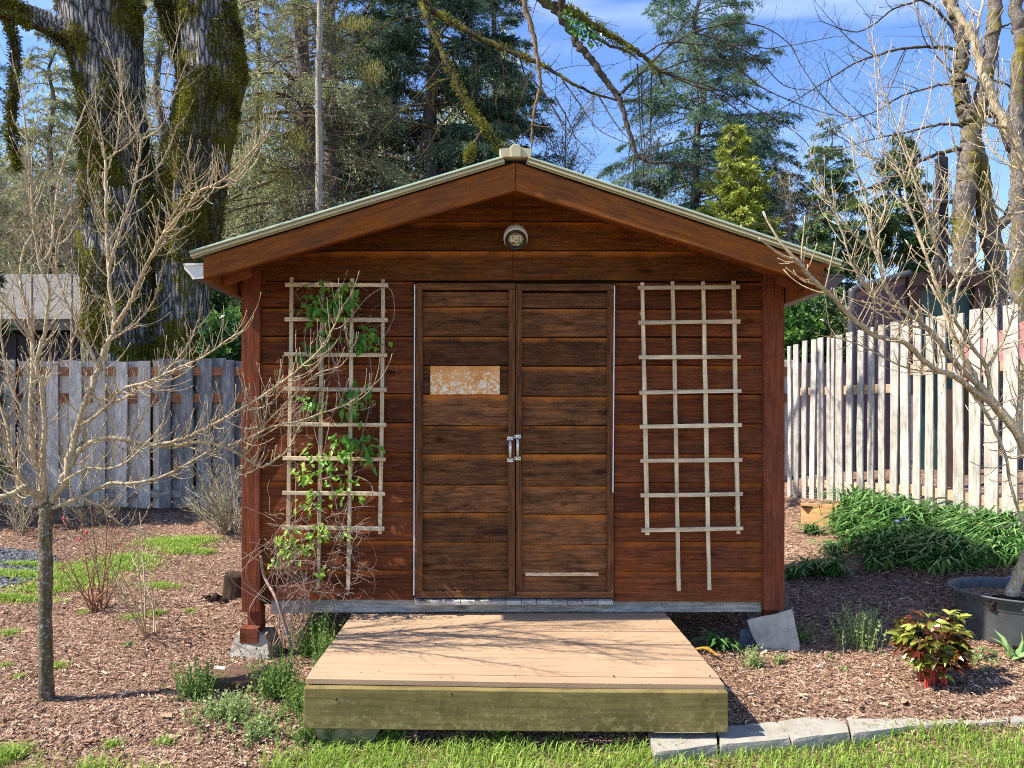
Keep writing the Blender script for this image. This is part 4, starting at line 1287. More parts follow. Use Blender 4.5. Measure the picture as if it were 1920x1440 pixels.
m = MB(); lathe(m, pc, UP, [(.001, Hh * .80), (.12, Hh * .82), (.25, Hh * .80), (.322, Hh * .78)], 40); m.build('soil', Mg.m, pot, smooth=True)
for k in range(3):
    m = MB(); q = pc + np.array((-.2 + .13 * k, -.16 + .1 * (k % 2), Hh * .84)); rough_block(m, block_at(q[0] - .07, q[0] + .07, q[1] - .05, q[1] + .05, q[2] - .04, q[2] + .012), 4, .012)
    tag(m.build('bark_slab', M_DARK), ['dark bark slab lying at the left inside the pot', 'dark bark slab in the middle of the pot', 'dark bark slab nearest the tree stem in the pot'][k], 'bark')

rt = thing('potted_tree', 'leafless many branched tree growing from the black pot', 'tree', pc)
m = MB()
tp = [pc + np.array((-.03, -.03, Hh * .78)), P(1893, 1125, -.05), P(1912, 1075, -.05), P(1940, 1010, -.08), P(1955, 940, -.1), P(1938, 880, -.1), P(1908, 812, -.1), P(1872, 768, -.1), P(1835, 722, -.1)]
tube(m, spline(tp, 6), np.interp(np.arange(49), [0, 10, 30, 48], [.046, .036, .030, .026]) * (1 + .06 * np.sin(np.arange(49) * 1.7)), 12)
m.build('trunk', M_MAG, rt, smooth=True)
ml, mtw = MB(), MB()
rl = [
    ([(1872, 768), (1800, 712), (1750, 690), (1695, 642), (1645, 632), (1600, 598), (1565, 560), (1530, 530), (1508, 505), (1492, 486)], .018, .010, -.1, -.85),
    ([(1835, 722), (1790, 680), (1745, 620), (1700, 585), (1665, 545), (1645, 480), (1632, 420), (1622, 360), (1600, 310)], .020, .004, -.1, -.3),
    ([(1835, 722), (1805, 665), (1780, 610), (1765, 560), (1740, 490), (1720, 430), (1700, 380), (1690, 330), (1650, 300), (1610, 290)], .018, .004, -.1, .1),
    ([(1860, 755), (1850, 690), (1815, 640), (1790, 590), (1800, 530), (1835, 470), (1850, 430)], .015, .004, -.1, -.2),
    ([(1700, 586), (1640, 555), (1600, 500), (1580, 440), (1560, 390), (1540, 360)], .009, .003, -.2, -.3),
    ([(1745, 620), (1680, 600), (1640, 560), (1605, 500), (1603, 475)], .008, .003, -.15, -.4),
    ([(1700, 380), (1665, 350), (1640, 300), (1580, 250), (1545, 220)], .005, .002, 0, -.1),
    ([(1690, 330), (1650, 250), (1645, 180), (1635, 60)], .005, .002, 0, .1),
    ([(1700, 340), (1720, 260), (1740, 200), (1755, 100)], .005, .002, 0, .2),
    ([(1765, 560), (1800, 500), (1780, 440), (1750, 400), (1700, 280), (1690, 200)], .009, .003, 0, .1),
    ([(1800, 530), (1760, 470), (1735, 400), (1705, 310), (1660, 180), (1640, 90)], .008, .0025, -.1, -.2),
    ([(1640, 470), (1600, 440), (1570, 400), (1540, 340), (1520, 290)], .006, .0025, -.25, -.4),
    ([(1645, 480), (1650, 420), (1660, 380), (1640, 320), (1600, 230)], .006, .0025, -.25, -.2),
    ([(1850, 690), (1880, 640), (1900, 580), (1890, 520), (1910, 460)], .010, .004, -.1, 0),
    ([(1905, 812), (1915, 740), (1930, 660), (1950, 560)], .016, .008, -.1, .0),
    ([(1800, 712), (1840, 760), (1880, 840), (1900, 930), (1930, 1010)], .012, .006, -.1, -.2),
    ([(1790, 700), (1700, 690), (1620, 650), (1560, 630)], .006, .003, -.15, -.5),
    ([(1815, 640), (1850, 600), (1870, 560), (1860, 500)], .007, .003, -.1, .1),
    # the heavier limb that comes in from the upper right
    ([(2010, 620), (1965, 440), (1925, 325), (1890, 240), (1850, 160), (1828, 85), (1800, 33), (1760, -30)], .036, .020, -.05, .1),
    ([(1850, 160), (1800, 130), (1770, 95), (1740, 60), (1710, 0)], .008, .003, .05, 0),
    ([(1828, 85), (1835, 40), (1850, -20)], .010, .006, .1, .2),
    ([(1890, 240), (1850, 230), (1800, 180), (1775, 130), (1768, 60)], .008, .003, 0, -.2),
    ([(1925, 325), (1880, 300), (1850, 260), (1845, 180)], .008, .003, 0, .2),
    ([(1945, 390), (1890, 400), (1840, 360), (1800, 300), (1780, 230)], .009, .003, 0, -.1),
    ([(1965, 440), (1910, 470), (1850, 440), (1800, 390), (1765, 330)], .009, .003, 0, .2),
]
for (pp_, r0, r1, ya, yb) in rl:
    limb(ml, pl(pp_, ya, yb), r0, r1 * 1.1, .036, (.06, .38), 1.0, 2, 7, mtw, rtw=.0042, wob=.18)
ml.build('limbs', M_MAG, rt, smooth=True)
mtw.build('twigs', M_MAG, rt, smooth=True)

# ------------------------------------------------------------------ big mossy maples
M_MAPLE = furrow_bark('furrowed_maple_bark', (.022, .020, .018), (.38, .365, .35), (.19, .175, .02, 1), (.475, .55))
M_MOSS = leaf_mat('moss_tuft', ((0, (.035, .030, .007, 1)), (.5, (.15, .135, .018, 1)), (1, (.34, .35, .04, 1))), .15, .9)
M_MBR = bark_mat('mossy_branch_bark', (.018, .012, .008), (.10, .072, .048), moss=(.19, .18, .022, 1), moss_rng=(.50, .60), vs=2.5, bump=.8, ms=5)
M_DBR = bark_mat('dark_branch_bark', (.03, .024, .02), (.13, .105, .085), moss=(.16, .15, .03, 1), moss_rng=(.56, .68), vs=2.5, bump=.6, ms=4)
M_PBR = bark_mat('dry_pale_branch_bark', (.08, .05, .03), (.32, .22, .13), moss=(.20, .18, .03, 1), moss_rng=(.55, .68), vs=2.5, bump=.6, ms=4)


def big_trunk(mb, pts, rad, amp=.05, n=72, per=22):
    sp_ = spline(np.asarray(pts, float), per)
    rr = np.interp(np.linspace(0, 1, len(sp_)), np.linspace(0, 1, len(rad)), rad)
    t = unit(np.gradient(sp_, axis=0)); u = unit(np.cross(t, (0, 1, .02))); w = np.cross(t, u)
    v = []
    for i in range(len(sp_)):
        for j in range(n):
            a = j * 2 * math.pi / n
            d = u[i] * math.cos(a) + w[i] * math.sin(a)
            q = Vector((math.cos(a) * 1.5, math.sin(a) * 1.5, sp_[i][2] * .55))
            k = noise.fractal(q, .9, 2.1, 4) * amp * 1.6
            q2 = Vector((math.cos(a) * 6.5, math.sin(a) * 6.5, sp_[i][2] * 1.5))
            k += -abs(noise.noise(q2)) * .055 + abs(noise.noise(q2 * 2.2)) * .018
            v.append(sp_[i] + d * (rr[i] + k))
    m_ = len(sp_)
    i = np.arange(m_ - 1)[:, None] * n; j = np.arange(n)[None]; j2 = (j + 1) % n
    mb.add(v, np.stack((i + j, i + j2, i + n + j2, i + n + j), -1).reshape(-1, 4))
    return np.array(v).reshape(m_, n, 3), sp_


def moss_on(mb, surf, centre, n, sel, size=.06):
    m_, k, _ = surf.shape
    i = RG.integers(0, m_, n); j = RG.integers(0, k, n)
    p = surf[i, j]; out = unit(p - centre[i]); 
    ok = np.array([sel(q) for q in p]) & (out[:, 1] < .5)
    p, out = p[ok], out[ok]; n = len(p)
    cl = np.repeat(np.array([noise.noise(Vector(q * 3.1)) for q in p]), 1)
    d = out * .8 + RG.normal(0, .5, (n, 3)) + np.array((0, 0, -.25))
    cards(mb, p + RG.normal(0, .02, (n, 3)), d, RG.normal(0, 1, (n, 3)), size * RG.uniform(.5, 1.3, n), size * .35, np.clip(.45 + cl * .7 + RG.normal(0, .16, n), 0, 1))


def mossnoise(th, sc=1.15):
    return lambda q: noise.fractal(Vector(q * sc + np.array((3.1, 7.7, 1.9))), .8, 2, 3) > th


YM = 5.5
def mtree(label, pts, wid, extra, mossth, group='mossy maple trunks'):
    g = thing('mossy_maple', label, 'tree', (pts[-1][0], YM, .4), group)
    c = [P(a, b, YM) for a, b in pts][::-1]; c[0][2] = float(gz(c[0][0], YM)) - .1
    sc_ = (YM - CAM_Y) / F * .90
    m = MB(); surf, cen = big_trunk(m, c, [w * sc_ / 2 for w in wid][::-1])
    ms = MB(); moss_on(ms, surf, cen, 120000, mossnoise(mossth), .042)
    m.build('trunk', M_MAPLE, g, smooth=True)
    for (pp_, r0, r1) in extra:
        m = MB(); sp_ = spline([P(a, b, y) for a, b, y in pp_], 14)
        s2, c2 = big_trunk(m, [P(a, b, y) for a, b, y in pp_], list(np.linspace(r0, r1, 5)), .02, 28, 10)
        m.build('limb', M_MAPLE, g, smooth=True)
        moss_on(ms, s2, c2, int(9000 * max(r0, .06) / .1), lambda q: True if r0 < .12 else mossnoise(-.05)(q), .05)
    ms.build('moss', M_MOSS, g)
    return g


g_left = mtree('huge mossy maple trunk nearest the left edge with a limb bending left',
               [(175, -330), (180, -150), (186, -40), (196, 60), (210, 140), (215, 220), (220, 340), (225, 460), (230, 560), (238, 640), (247, 760)],
               [150, 150, 165, 150, 128, 124, 126, 134, 142, 165, 190],
               [([(185, 95, 5.4), (140, 70, 5.3), (85, 40, 5.2), (40, 25, 5.1), (-30, 10, 5.0), (-120, 0, 4.9)], .17, .11),
                ([(8, 15, 5.1), (22, 60, 5.1), (30, 110, 5.0), (25, 180, 5.0), (22, 240, 5.0), (33, 315, 4.9)], .055, .035)], -.02)
g_right = mtree('twin mossy maple trunk with a burl close behind the shed eave',
                [(395, -330), (388, -150), (386, -20), (394, 60), (402, 135), (388, 220), (368, 310), (356, 420), (350, 520), (346, 620), (345, 760)],
                [96, 100, 108, 118, 132, 122, 124, 112, 104, 110, 140],
                [([(345, 110, 5.4), (330, 80, 5.4), (318, 40, 5.4), (308, 0, 5.4), (298, -60, 5.4)], .09, .07)], -.06)

# overhanging branches from the maple, above the shed
ov, ovt, ovp, ovd = MB(), MB(), MB(), MB()
def tri(s_): return [P(a, b, y) for a, b, y in s_]
limb(ov, tri([(390, -200, 5.4), (500, -260, 5.0), (640, -200, 4.2), (740, -110, 3.4), (790, 0, 3.0), (808, 50, 2.9), (835, 110, 2.8), (870, 185, 2.7), (905, 235, 2.6), (925, 262, 2.6), (942, 284, 2.6)]), .085, .018, .12, (.1, .4), .1, 2, 10, ovt, .25, .005, .45)
limb(ov, tri([(912, 240, 2.6), (895, 262, 2.55), (885, 280, 2.5), (876, 306, 2.5)]), .026, .016, .1, (.05, .15), 0, 1, 8, ovt, .3, .004)
limb(ov, tri([(790, 0, 3.0), (830, 32, 3.0), (880, 60, 2.95), (930, 85, 2.9), (975, 105, 2.85), (1010, 118, 2.8), (1050, 142, 2.75), (1080, 160, 2.7), (1120, 178, 2.7), (1170, 190, 2.7)]), .042, .008, .08, (.1, .5), -.2, 2, 8, ovt, .3, .004)
limb(ovp, tri([(960, -60, 2.6), (985, 15, 2.6), (1002, 70, 2.6), (1008, 120, 2.6), (1013, 160, 2.6), (1004, 195, 2.6), (998, 240, 2.6), (997, 275, 2.6)]), .034, .010, .08, (.1, .35), -.3, 2, 8, ovp, .3, .004)
limb(ovd, tri([(960, -50, 2.2), (1010, -5, 2.2), (1045, 22, 2.2), (1068, 52, 2.2), (1090, 90, 2.2), (1112, 118, 2.2), (1135, 150, 2.2), (1158, 182, 2.2), (1170, 215, 2.2), (1180, 250, 2.2), (1192, 285, 2.2), (1215, 303, 2.2), (1270, 306, 2.2), (1330, 318, 2.2)]), .055, .007, .09, (.12, .55), -.3, 2, 9, ovd, .3, .004)
limb(ov, tri([(1040, -20, 2.1), (1062, 16, 2.1), (1100, 40, 2.1), (1135, 62, 2.1), (1172, 82, 2.1), (1205, 105, 2.1), (1236, 134, 2.1)]), .040, .016, .12, (.1, .3), -.1, 1, 8, ovt, .3, .004)
limb(ovd, tri([(1100, 45, 2.1), (1110, 65, 2.1), (1145, 85, 2.1), (1180, 98, 2.1)]), .018, .01, .1, (.1, .3), 0, 1, 6, ovd)
limb(ovd, tri([(1160, 180, 2.2), (1180, 160, 2.2), (1205, 135, 2.2), (1250, 90, 2.2), (1300, 60, 2.2)]), .014, .006, .07, (.1, .4), 0, 2, 6, ovd, .3, .003)
for (x0_, y0_, x1_, y1_) in ((1195, 120, 1207, 330), (1203, 140, 1210, 290), (1222, 120, 1222, 350), (1188, 290, 1188, 345), (1205, 290, 1204, 345), (1000, 150, 1062, 250), (1040, 180, 1080, 260)):
    limb(ovd, tri([(x0_, y0_, 2.15), ((x0_ + x1_) / 2 + RG.normal(0, 8), (y0_ + y1_) / 2, 2.15), (x1_, y1_, 2.15)]), .009, .004, .08, (.05, .25), -.6, 1, 5, ovd, .3, .0025)
for s_, y0_, y1_ in (([(1120, 178), (1160, 240), (1200, 280)], 2.7, 2.5), ([(1050, 142), (1090, 200), (1125, 245), (1180, 270)], 2.75, 2.5), ([(1013, 160), (1055, 230), (1110, 290)], 2.6, 2.4),
           ([(1236, 134), (1290, 150), (1350, 170), (1420, 205), (1500, 255), (1540, 310)], 2.1, 2.5), ([(1300, 60), (1340, 50), (1370, 42), (1430, 50), (1480, 82), (1500, 120)], 2.2, 2.2),
           ([(1205, 105), (1250, 80), (1330, 85), (1400, 85), (1450, 90), (1560, 70)], 2.1, 2.4), ([(1300, 60), (1360, 80), (1420, 110), (1470, 160), (1530, 170)], 2.2, 2.6),
           ([(1250, 90), (1280, 50), (1310, 20), (1370, -10)], 2.2, 2.0), ([(1230, 130), (1300, 160), (1340, 175), (1400, 220), (1440, 250), (1490, 330)], 2.1, 2.5), ([(1270, 306), (1300, 330), (1345, 370), (1370, 420)], 2.2, 2.4),
           ([(1236, 134), (1300, 112), (1370, 120), (1440, 170), (1560, 215), (1640, 215)], 2.1, 2.7)):
    limb(ovd, [P(a, b, y0_ + (y1_ - y0_) * k / (len(s_) - 1)) for k, (a, b) in enumerate(s_)], .009, .003, .06, (.08, .40), -.05, 2, 5, ovd, .35, .0024)
for s_, y_ in (([(800, 25), (740, 40), (690, 70), (640, 125)], 2.97), ([(835, 110), (790, 170), (740, 220), (700, 262)], 2.8), ([(870, 185), (830, 230), (800, 280), (775, 310)], 2.7), ([(880, 60), (895, 130), (880, 200)], 2.95), ([(975, 105), (985, 160), (965, 220)], 2.85), ([(830, 32), (815, 90), (780, 150)], 3.0), ([(930, 85), (945, 140), (930, 190), (940, 240)], 2.9), ([(850, 145), (810, 160), (760, 205), (720, 215)], 2.75)):
    limb(ovt, [P(a, b, y_ + .03 * k) for k, (a, b) in enumerate(s_)], .010, .004, .05, (.06, .35), -.2, 2, 5, ovt, .35, .003)
ov.build('mossy_branches', M_MBR, g_right, smooth=True); ovt.build('mossy_twigs', M_MBR, g_right, smooth=True)
ovp.build('dry_branch', M_PBR, g_right, smooth=True); ovd.build('dark_branches', M_DBR, g_right, smooth=True)
# fuzz of moss along the two lit branches, and a tuft of ivy
m = MB()
for s_ in ([(790, 0, 3.0), (835, 110, 2.8), (870, 185, 2.7), (905, 235, 2.6), (942, 284, 2.6)], [(912, 240, 2.6), (885, 280, 2.5), (876, 306, 2.5)], [(790, 0, 3.0), (880, 60, 2.95), (975, 105, 2.85), (1050, 142, 2.75)], [(1062, 16, 2.1), (1135, 62, 2.1), (1236, 134, 2.1)]):
    sp_ = spline(tri(s_), 60); n = 1500
    k = RG.integers(0, len(sp_), n); o = unit(RG.normal(0, 1, (n, 3)))
    cl = np.array([noise.noise(Vector(q * 6)) for q in sp_[k]]); ok = cl > -.15
    k, o = k[ok], o[ok]; n = len(k)
    cards(m, sp_[k] + o * RG.uniform(.02, .05, n)[:, None], o + RG.normal(0, .5, (n, 3)), RG.normal(0, 1, (n, 3)), .03, .012, np.clip(.75 + RG.normal(0, .2, n), 0, 1))
m.build('branch_moss', leaf_mat('bright_moss', ((0, (.04, .04, .006, 1)), (1, (.25, .25, .03, 1))), .2, .9), g_right)
m = MB(); tube(m, spline(tri([(1058, 34, 2.1), (1085, 48, 2.05), (1112, 74, 2.05), (1122, 88, 2.1)]), 4), .006, 5); n = 110
c0 = np.array([P(1062 + 55 * u, 30 + 48 * u, 2.05) for u in RG.random(n)]) + RG.normal(0, .035, (n, 3))
cards(m, c0, RG.normal(0, .6, (n, 3)) + np.array((0, -.2, -.7)), RG.normal(0, 1, (n, 3)) + np.array((0, -1.5, .5)), .05 * RG.uniform(.6, 1.2, n), .032, RG.random(n))
M_IVY = leaf_mat('ivy_leaf', ((0, (.03, .11, .02, 1)), (1, (.12, .30, .05, 1))), .35, .35)
iv = m.build('ivy_tuft', M_IVY, g_right)

# mossy fork tree and its neighbour at the right
YR = 8.0
sr = (YR - CAM_Y) / F
rtree = thing('forked_tree', 'mossy forked tree with arching bare branches beyond the outbuilding', 'tree', P(1835, 900, YR))
M_RTR = bark_mat('mossy_grey_bark', (.05, .04, .032), (.22, .18, .15), moss=(.22, .19, .03, 1), moss_rng=(.50, .62), vs=2, bump=.8, lichen=(.3, .3, .27, 1), ms=1.4)
m = MB()
def thick(mb, s_, r0, r1, Y, n=12):
    sp_ = spline([P(a, b, Y) for a, b in s_], 10)
    rr = np.linspace(r0, r1, len(sp_)); tube(mb, sp_ + RG.normal(0, .012, sp_.shape), rr, n)
b0 = P(1842, 900, YR); 
m1 = MB(); thick(m1, [(1815, 900), (1812, 700), (1812, 560), (1808, 480), (1808, 400), (1812, 340), (1818, 290), (1822, 240)], .20, .15, YR); m1.build('trunk', M_RTR, rtree, smooth=True)
m2 = MB(); thick(m2, [(1870, 900), (1868, 640), (1866, 500), (1852, 420), (1842, 360), (1838, 310), (1822, 250)], .19, .12, YR + .1); m2.build('trunk', M_RTR, rtree, smooth=True)
m3 = MB(); thick(m3, [(1822, 245), (1806, 200), (1800, 140), (1806, 90), (1795, 40), (1775, -20), (1760, -120)], .13, .08, YR); m3.build('limb', M_RTR, rtree, smooth=True)
m4 = MB(); thick(m4, [(1826, 245), (1838, 190), (1850, 140), (1858, 80), (1866, 20), (1872, -120)], .13, .10, YR); m4.build('limb', M_RTR, rtree, smooth=True)
m4 = MB(); thick(m4, [(1845, 215), (1866, 215), (1878, 240), (1892, 250)], .07, .04, YR); m4.build('limb', M_RTR, rtree, smooth=True)
m4 = MB(); thick(m4, [(1868, 430), (1895, 395), (1908, 345), (1905, 300)], .09, .06, YR); m4.build('limb', M_RTR, rtree, smooth=True)
ra = MB()
arcs = [
    ([(1800, 96), (1780, 90), (1740, 88), (1690, 92), (1640, 105), (1600, 120), (1560, 145), (1520, 170), (1480, 195), (1440, 215)], .030, .006),
    ([(1800, 70), (1740, 5), (1700, 8), (1670, 20), (1640, 45), (1600, 60), (1540, 40)], .028, .006),
    ([(1802, 160), (1770, 158), (1730, 168), (1690, 180), (1650, 205), (1600, 225), (1540, 250)], .022, .005),
    ([(1812, 238), (1780, 232), (1740, 238), (1700, 248), (1660, 256), (1620, 265), (1580, 280)], .030, .006),
    ([(1812, 275), (1785, 282), (1750, 292), (1720, 305), (1690, 320), (1650, 345), (1600, 362), (1540, 385), (1480, 405), (1430, 420)], .040, .008),
    ([(1800, 150), (1760, 110), (1740, 60), (1720, 20)], .016, .005),
    ([(1700, 92), (1680, 140), (1660, 190), (1640, 230)], .010, .004),
    ([(1640, 105), (1600, 80), (1560, 40), (1530, 5)], .012, .004),
    ([(1600, 225), (1560, 200), (1520, 150), (1490, 100), (1470, 60)], .012, .004),
    ([(1660, 256), (1620, 220), (1570, 170), (1540, 120)], .010, .004),
    ([(1690, 320), (1640, 300), (1580, 260), (1530, 230), (1500, 190)], .012, .004),
    ([(1580, 280), (1530, 300), (1500, 350), (1480, 380)], .008, .003),
    ([(1862, 60), (1880, 50), (1900, 45), (1930, 60)], .022, .01),
    ([(1850, 150), (1880, 155), (1910, 170)], .020, .01),
]
for (s_, r0, r1) in arcs:
    dy = RG.normal(0, .5)
    limb(ra, [P(a, b, YR + dy * i / len(s_)) for i, (a, b) in enumerate(s_)], r0, r1, .13, (.2, .9), .1, 3, 6, ra, .3, .007)
ra.build('branches', M_DBR, rtree, smooth=True)
r2t = thing('mossy_tree', 'mossy bare trunk cut off by the right edge of the photo', 'tree', P(1908, 900, YR - 1))
m1 = MB(); thick(m1, [(1912, 900), (1912, 600), (1912, 450), (1908, 340), (1906, 240), (1908, 150), (1915, 80), (1905, 20), (1896, -100)], .13, .09, YR - 1); m1.build('trunk', M_RTR, r2t, smooth=True)
m1 = MB()
for s_ in ([(1908, 150), (1940, 110), (1990, 80)], [(1912, 330), (1900, 290), (1885, 270), (1870, 200), (1872, 130)], [(1906, 240), (1950, 190), (2000, 120)]):
    limb(m1, [P(a, b, YR - 1) for a, b in s_], .04, .012, .14, (.2, .8), .2, 2, 6, m1, .3, .006)
m1.build('branches', M_DBR, r2t, smooth=True)
# ------------------------------------------------------------------ conifers
def foliage_mat(name, dark, mid, light, trans=.25):
    return leaf_mat(name, ((0, dark), (.5, mid), (1, light)), trans, .6, .25)


M_FIR = foliage_mat('blue_green_needles', (.026, .058, .044, 1), (.094, .16, .10, 1), (.29, .37, .20, 1))
M_SPR = foliage_mat('spruce_needles', (.035, .085, .06, 1), (.125, .215, .14, 1), (.31, .41, .25, 1))
M_OLV = foliage_mat('grey_olive_needles', (.10, .12, .055, 1), (.33, .36, .18, 1), (.64, .63, .38, 1))
M_CED = foliage_mat('cedar_sprays', (.03, .075, .03, 1), (.11, .19, .07, 1), (.29, .37, .13, 1))
M_YEL = foliage_mat('golden_cypress_sprays', (.17, .22, .03, 1), (.36, .42, .07, 1), (.58, .60, .17, 1))
M_CTR = bark_mat('grey_conifer_bark', (.045, .04, .038), (.23, .20, .19), moss=(.20, .19, .06, 1), moss_rng=(.60, .7), vs=1.6, bump=.8, ms=2)
M_DTW = bark_mat('dead_conifer_twig', (.06, .045, .032), (.26, .20, .14), moss=(.24, .22, .06, 1), moss_rng=(.56, .66), vs=2, bump=.4, ms=3)


def conifer(label, px, Y, top_py, half_w, z0=.6, nb=110, N=45000, mat=None, up=.1, droop=.45, card=.11, cw=.25, trunk_r=.16, power=.8, hang_=.3, fill=(.15, 1.0), dead=0, sprays=16, name='conifer', group=None, cull_back=0.35, side=.42, trunk_mat=None, twig_r=.008):
    base = np.array((P(px, 0, Y)[0], Y, 0)); base[2] = float(gz(base[0], Y))
    H = P(px, top_py, Y)[2] - base[2]
    t_ = thing(name, label, 'tree', base, group)
    # visible top: rays above the frame are still built, a little sparser
    m = MB(); k = 14
    tp = np.array([base + np.array((RG.normal(0, .03) * i * .3, RG.normal(0, .03), H * i / k)) for i in range(k + 1)])
    tube(m, spline(tp, 3), np.linspace(trunk_r, .012, 3 * k + 1), 10)
    m.build('trunk', trunk_mat or M_CTR, t_, smooth=True)
    zt = RG.random(nb) ** .9
    zb = z0 + (H - z0) * np.sort(zt)
    az = RG.uniform(0, 2 * math.pi, nb)
    # fewer branches pointing straight away from the camera
    back = np.sin(az) > .5
    flip = back & (RG.random(nb) < cull_back); az = np.where(flip, -az, az)
    prof = (1 - (zb - z0) / (H - z0 + 1e-6)) ** power
    Lb = half_w * np.clip(prof, .03, 1) * RG.uniform(.62, 1.15, nb) + .06
    pit = up + RG.normal(0, .08, nb) + .35 * (zb / H) ** 3
    dr = droop * RG.uniform(.6, 1.3, nb)
    dirb = np.stack((np.cos(az), np.sin(az), np.zeros(nb)), 1)

    def bp(b, t):
        return base + np.stack((dirb[b, 0] * Lb[b] * t, dirb[b, 1] * Lb[b] * t, zb[b] + Lb[b] * (pit[b] * t - dr[b] * t * t)), -1)
    mb = MB()
    for b in range(nb):
        tube(mb, bp(np.full(6, b), np.linspace(0, .95, 6)), np.linspace(max(.012, trunk_r * .16 * Lb[b] / half_w + .006), .005, 6), 4, cap=False)
    for q in range(dead):
        z = RG.uniform(.2, .75) * H * .6 + z0 * .3; a = RG.uniform(-math.pi, .3)
        L = half_w * RG.uniform(.3, .9)
        spur(mb, base + np.array((0, 0, z)), (math.cos(a), math.sin(a), RG.normal(0, .2)), L, .014, -.25, 7, 4, .35, 4, False)
    mb.build('branches', M_DTW, t_, smooth=True)
    # foliage sprays: branch -> side twig -> needles
    NS = N // sprays
    wgt = Lb ** 1.6; b = RG.choice(nb, NS, p=wgt / wgt.sum())
    t = fill[0] + (fill[1] - fill[0]) * RG.random(NS) ** .8
    sgn = np.where(RG.random(NS) < .5, -1, 1); ph = sgn * RG.uniform(.5, 1.25, NS) * np.where(t > .9, .4, 1)
    ca, sa = np.cos(az[b] + ph), np.sin(az[b] + ph)
    td = np.stack((ca, sa, RG.normal(-.05, .18, NS)), 1)
    lt_ = Lb[b] * side * np.clip(1.05 - t, .12, 1) ** .8 * RG.uniform(.5, 1.2, NS) + card * .6
    p0 = bp(b, t)
    brr = RG.normal(0, .17, nb)[b] + RG.normal(0, .12, NS)
    m = MB()
    u = RG.random((NS, sprays))
    pos = p0[:, None] + td[:, None] * (lt_[:, None] * u)[..., None]
    pos[..., 2] -= (hang_ * lt_[:, None] * u * u)
    pos = pos.reshape(-1, 3) + RG.normal(0, card * .10, (NS * sprays, 3))
    dd = np.repeat(td, sprays, 0) + RG.normal(0, .55, (NS * sprays, 3)); dd[:, 2] -= hang_ * 1.2 * u.reshape(-1)
    col = np.clip(.46 + np.repeat(brr, sprays) + RG.normal(0, .13, NS * sprays), 0, 1)
    nr = RG.normal(0, .8, (NS * sprays, 3)) + np.array((0, -.2, .9))
    cards(m, pos, dd, nr, card * RG.uniform(.6, 1.35, NS * sprays), card * cw * RG.uniform(.7, 1.3, NS * sprays), col)
    m.build('foliage', mat, t_)
    return t_


# dense dark firs behind the roof
conifer('unseen slim cedar added beyond the left edge to shade the fence foot', -170, 3.75, -80, .85, .1, 170, 30000, M_CED, .4, .4, .13, .28, .1, .35, .4, side=.5)  # added out of view, only to cast shade along the board fence
conifer('dark dense fir behind the roof ridge, its needles blue green', 815, 11.5, -560, 3.1, 2.2, 212, 210000, M_FIR, -.02, .25, 0.116, 0.18, .24, .75, .5, dead=40)
conifer('tall fir with a thick grey bare trunk rising behind the left roof slope', 567, 9.2, -620, 2.5, 3.6, 112, 44200, M_OLV, .02, .5, 0.095, 0.20, .27, .7, .9, dead=60)
conifer('dark fir filling the gap between the grey trunk and the ridge', 690, 13.5, -420, 2.7, 1.5, 187, 119000, M_FIR, .0, .3, 0.116, 0.18, .2, .75, .5, dead=46)
conifer('dark fir just right of the ridge with its branch ends against the sky', 925, 14.0, -230, 2.35, 2.0, 150, 102000, M_FIR, .12, .18, 0.116, 0.18, .2, .7, .35, dead=12)
conifer('mossy olive fir between the twin trunks and the thick grey trunk', 480, 12.0, -300, 1.9, 1.2, 150, 71400, M_OLV, .0, .5, 0.095, 0.19, .16, .7, .8, dead=40)
conifer('sunlit grey olive conifer between the two maple trunks', 300, 14.5, -350, 2.3, 1.0, 150, 78200, M_OLV, .05, .4, 0.102, 0.19, .2, .8, .7, dead=24)
conifer('sunlit grey olive conifer filling the upper left corner', 95, 15.5, 10, 2.6, 1.2, 162, 102000, M_OLV, .05, .4, 0.102, 0.19, .2, .75, .7, dead=24)
conifer('bluish fir crown cut off by the left edge', -60, 18.0, -160, 2.9, 1.5, 150, 68000, M_SPR, .02, .35, 0.116, 0.19, .25, .8, .5)
conifer('far dark fir seen low between the maple and the shed eave', 420, 17.5, -60, 2.4, .5, 150, 71400, M_FIR, .0, .35, 0.116, 0.19, .2, .8, .5)
conifer('far dark fir low behind the house roof', 215, 20.0, 60, 2.6, .5, 137, 61200, M_FIR, .0, .35, 0.122, 0.19, .2, .8, .5)
# right of the ridge
conifer('tall blue green spruce against the blue sky right of the ridge', 1310, 15.5, -190, 4.3, 1.0, 287, 300000, M_SPR, -.05, .20, 0.102, 0.21, .2, .75, .55, twig_r=.01)
conifer('golden yellow cypress low in front of the blue green spruce', 1374, 11.5, 238, 1.45, 1.0, 212, 80000, M_YEL, .75, .25, 0.1, 0.31, .1, .75, .1, side=.5)
conifer('narrow green cedar right of the tall spruce', 1552, 13.0, 222, 1.75, .4, 212, 110000, M_CED, .35, .45, 0.082, 0.27, .13, .75, .5, side=.5)
conifer('slim cedar between the narrow cedar and the steel post', 1688, 14.0, 250, 1.35, .4, 150, 90000, M_CED, .35, .5, .12, .22, .1, .6, .6, side=.5)
conifer('bushy sunlit cedar filling the gap between eave and picket fence', 1522, 7.2, 425, .66, .2, 212, 102000, M_CED, .45, .35, 0.058, 0.34, .08, .55, .3, side=.55)
conifer('dark cedar hidden low behind the steel post', 1760, 16.0, 395, 2.2, .3, 162, 78200, M_FIR, .2, .4, 0.095, 0.25, .12, .6, .5, side=.5)
conifer('dark spruce low behind the golden cypress', 1455, 16.5, 300, 1.5, .4, 150, 71400, M_SPR, .1, .4, 0.102, 0.22, .12, .8, .5)
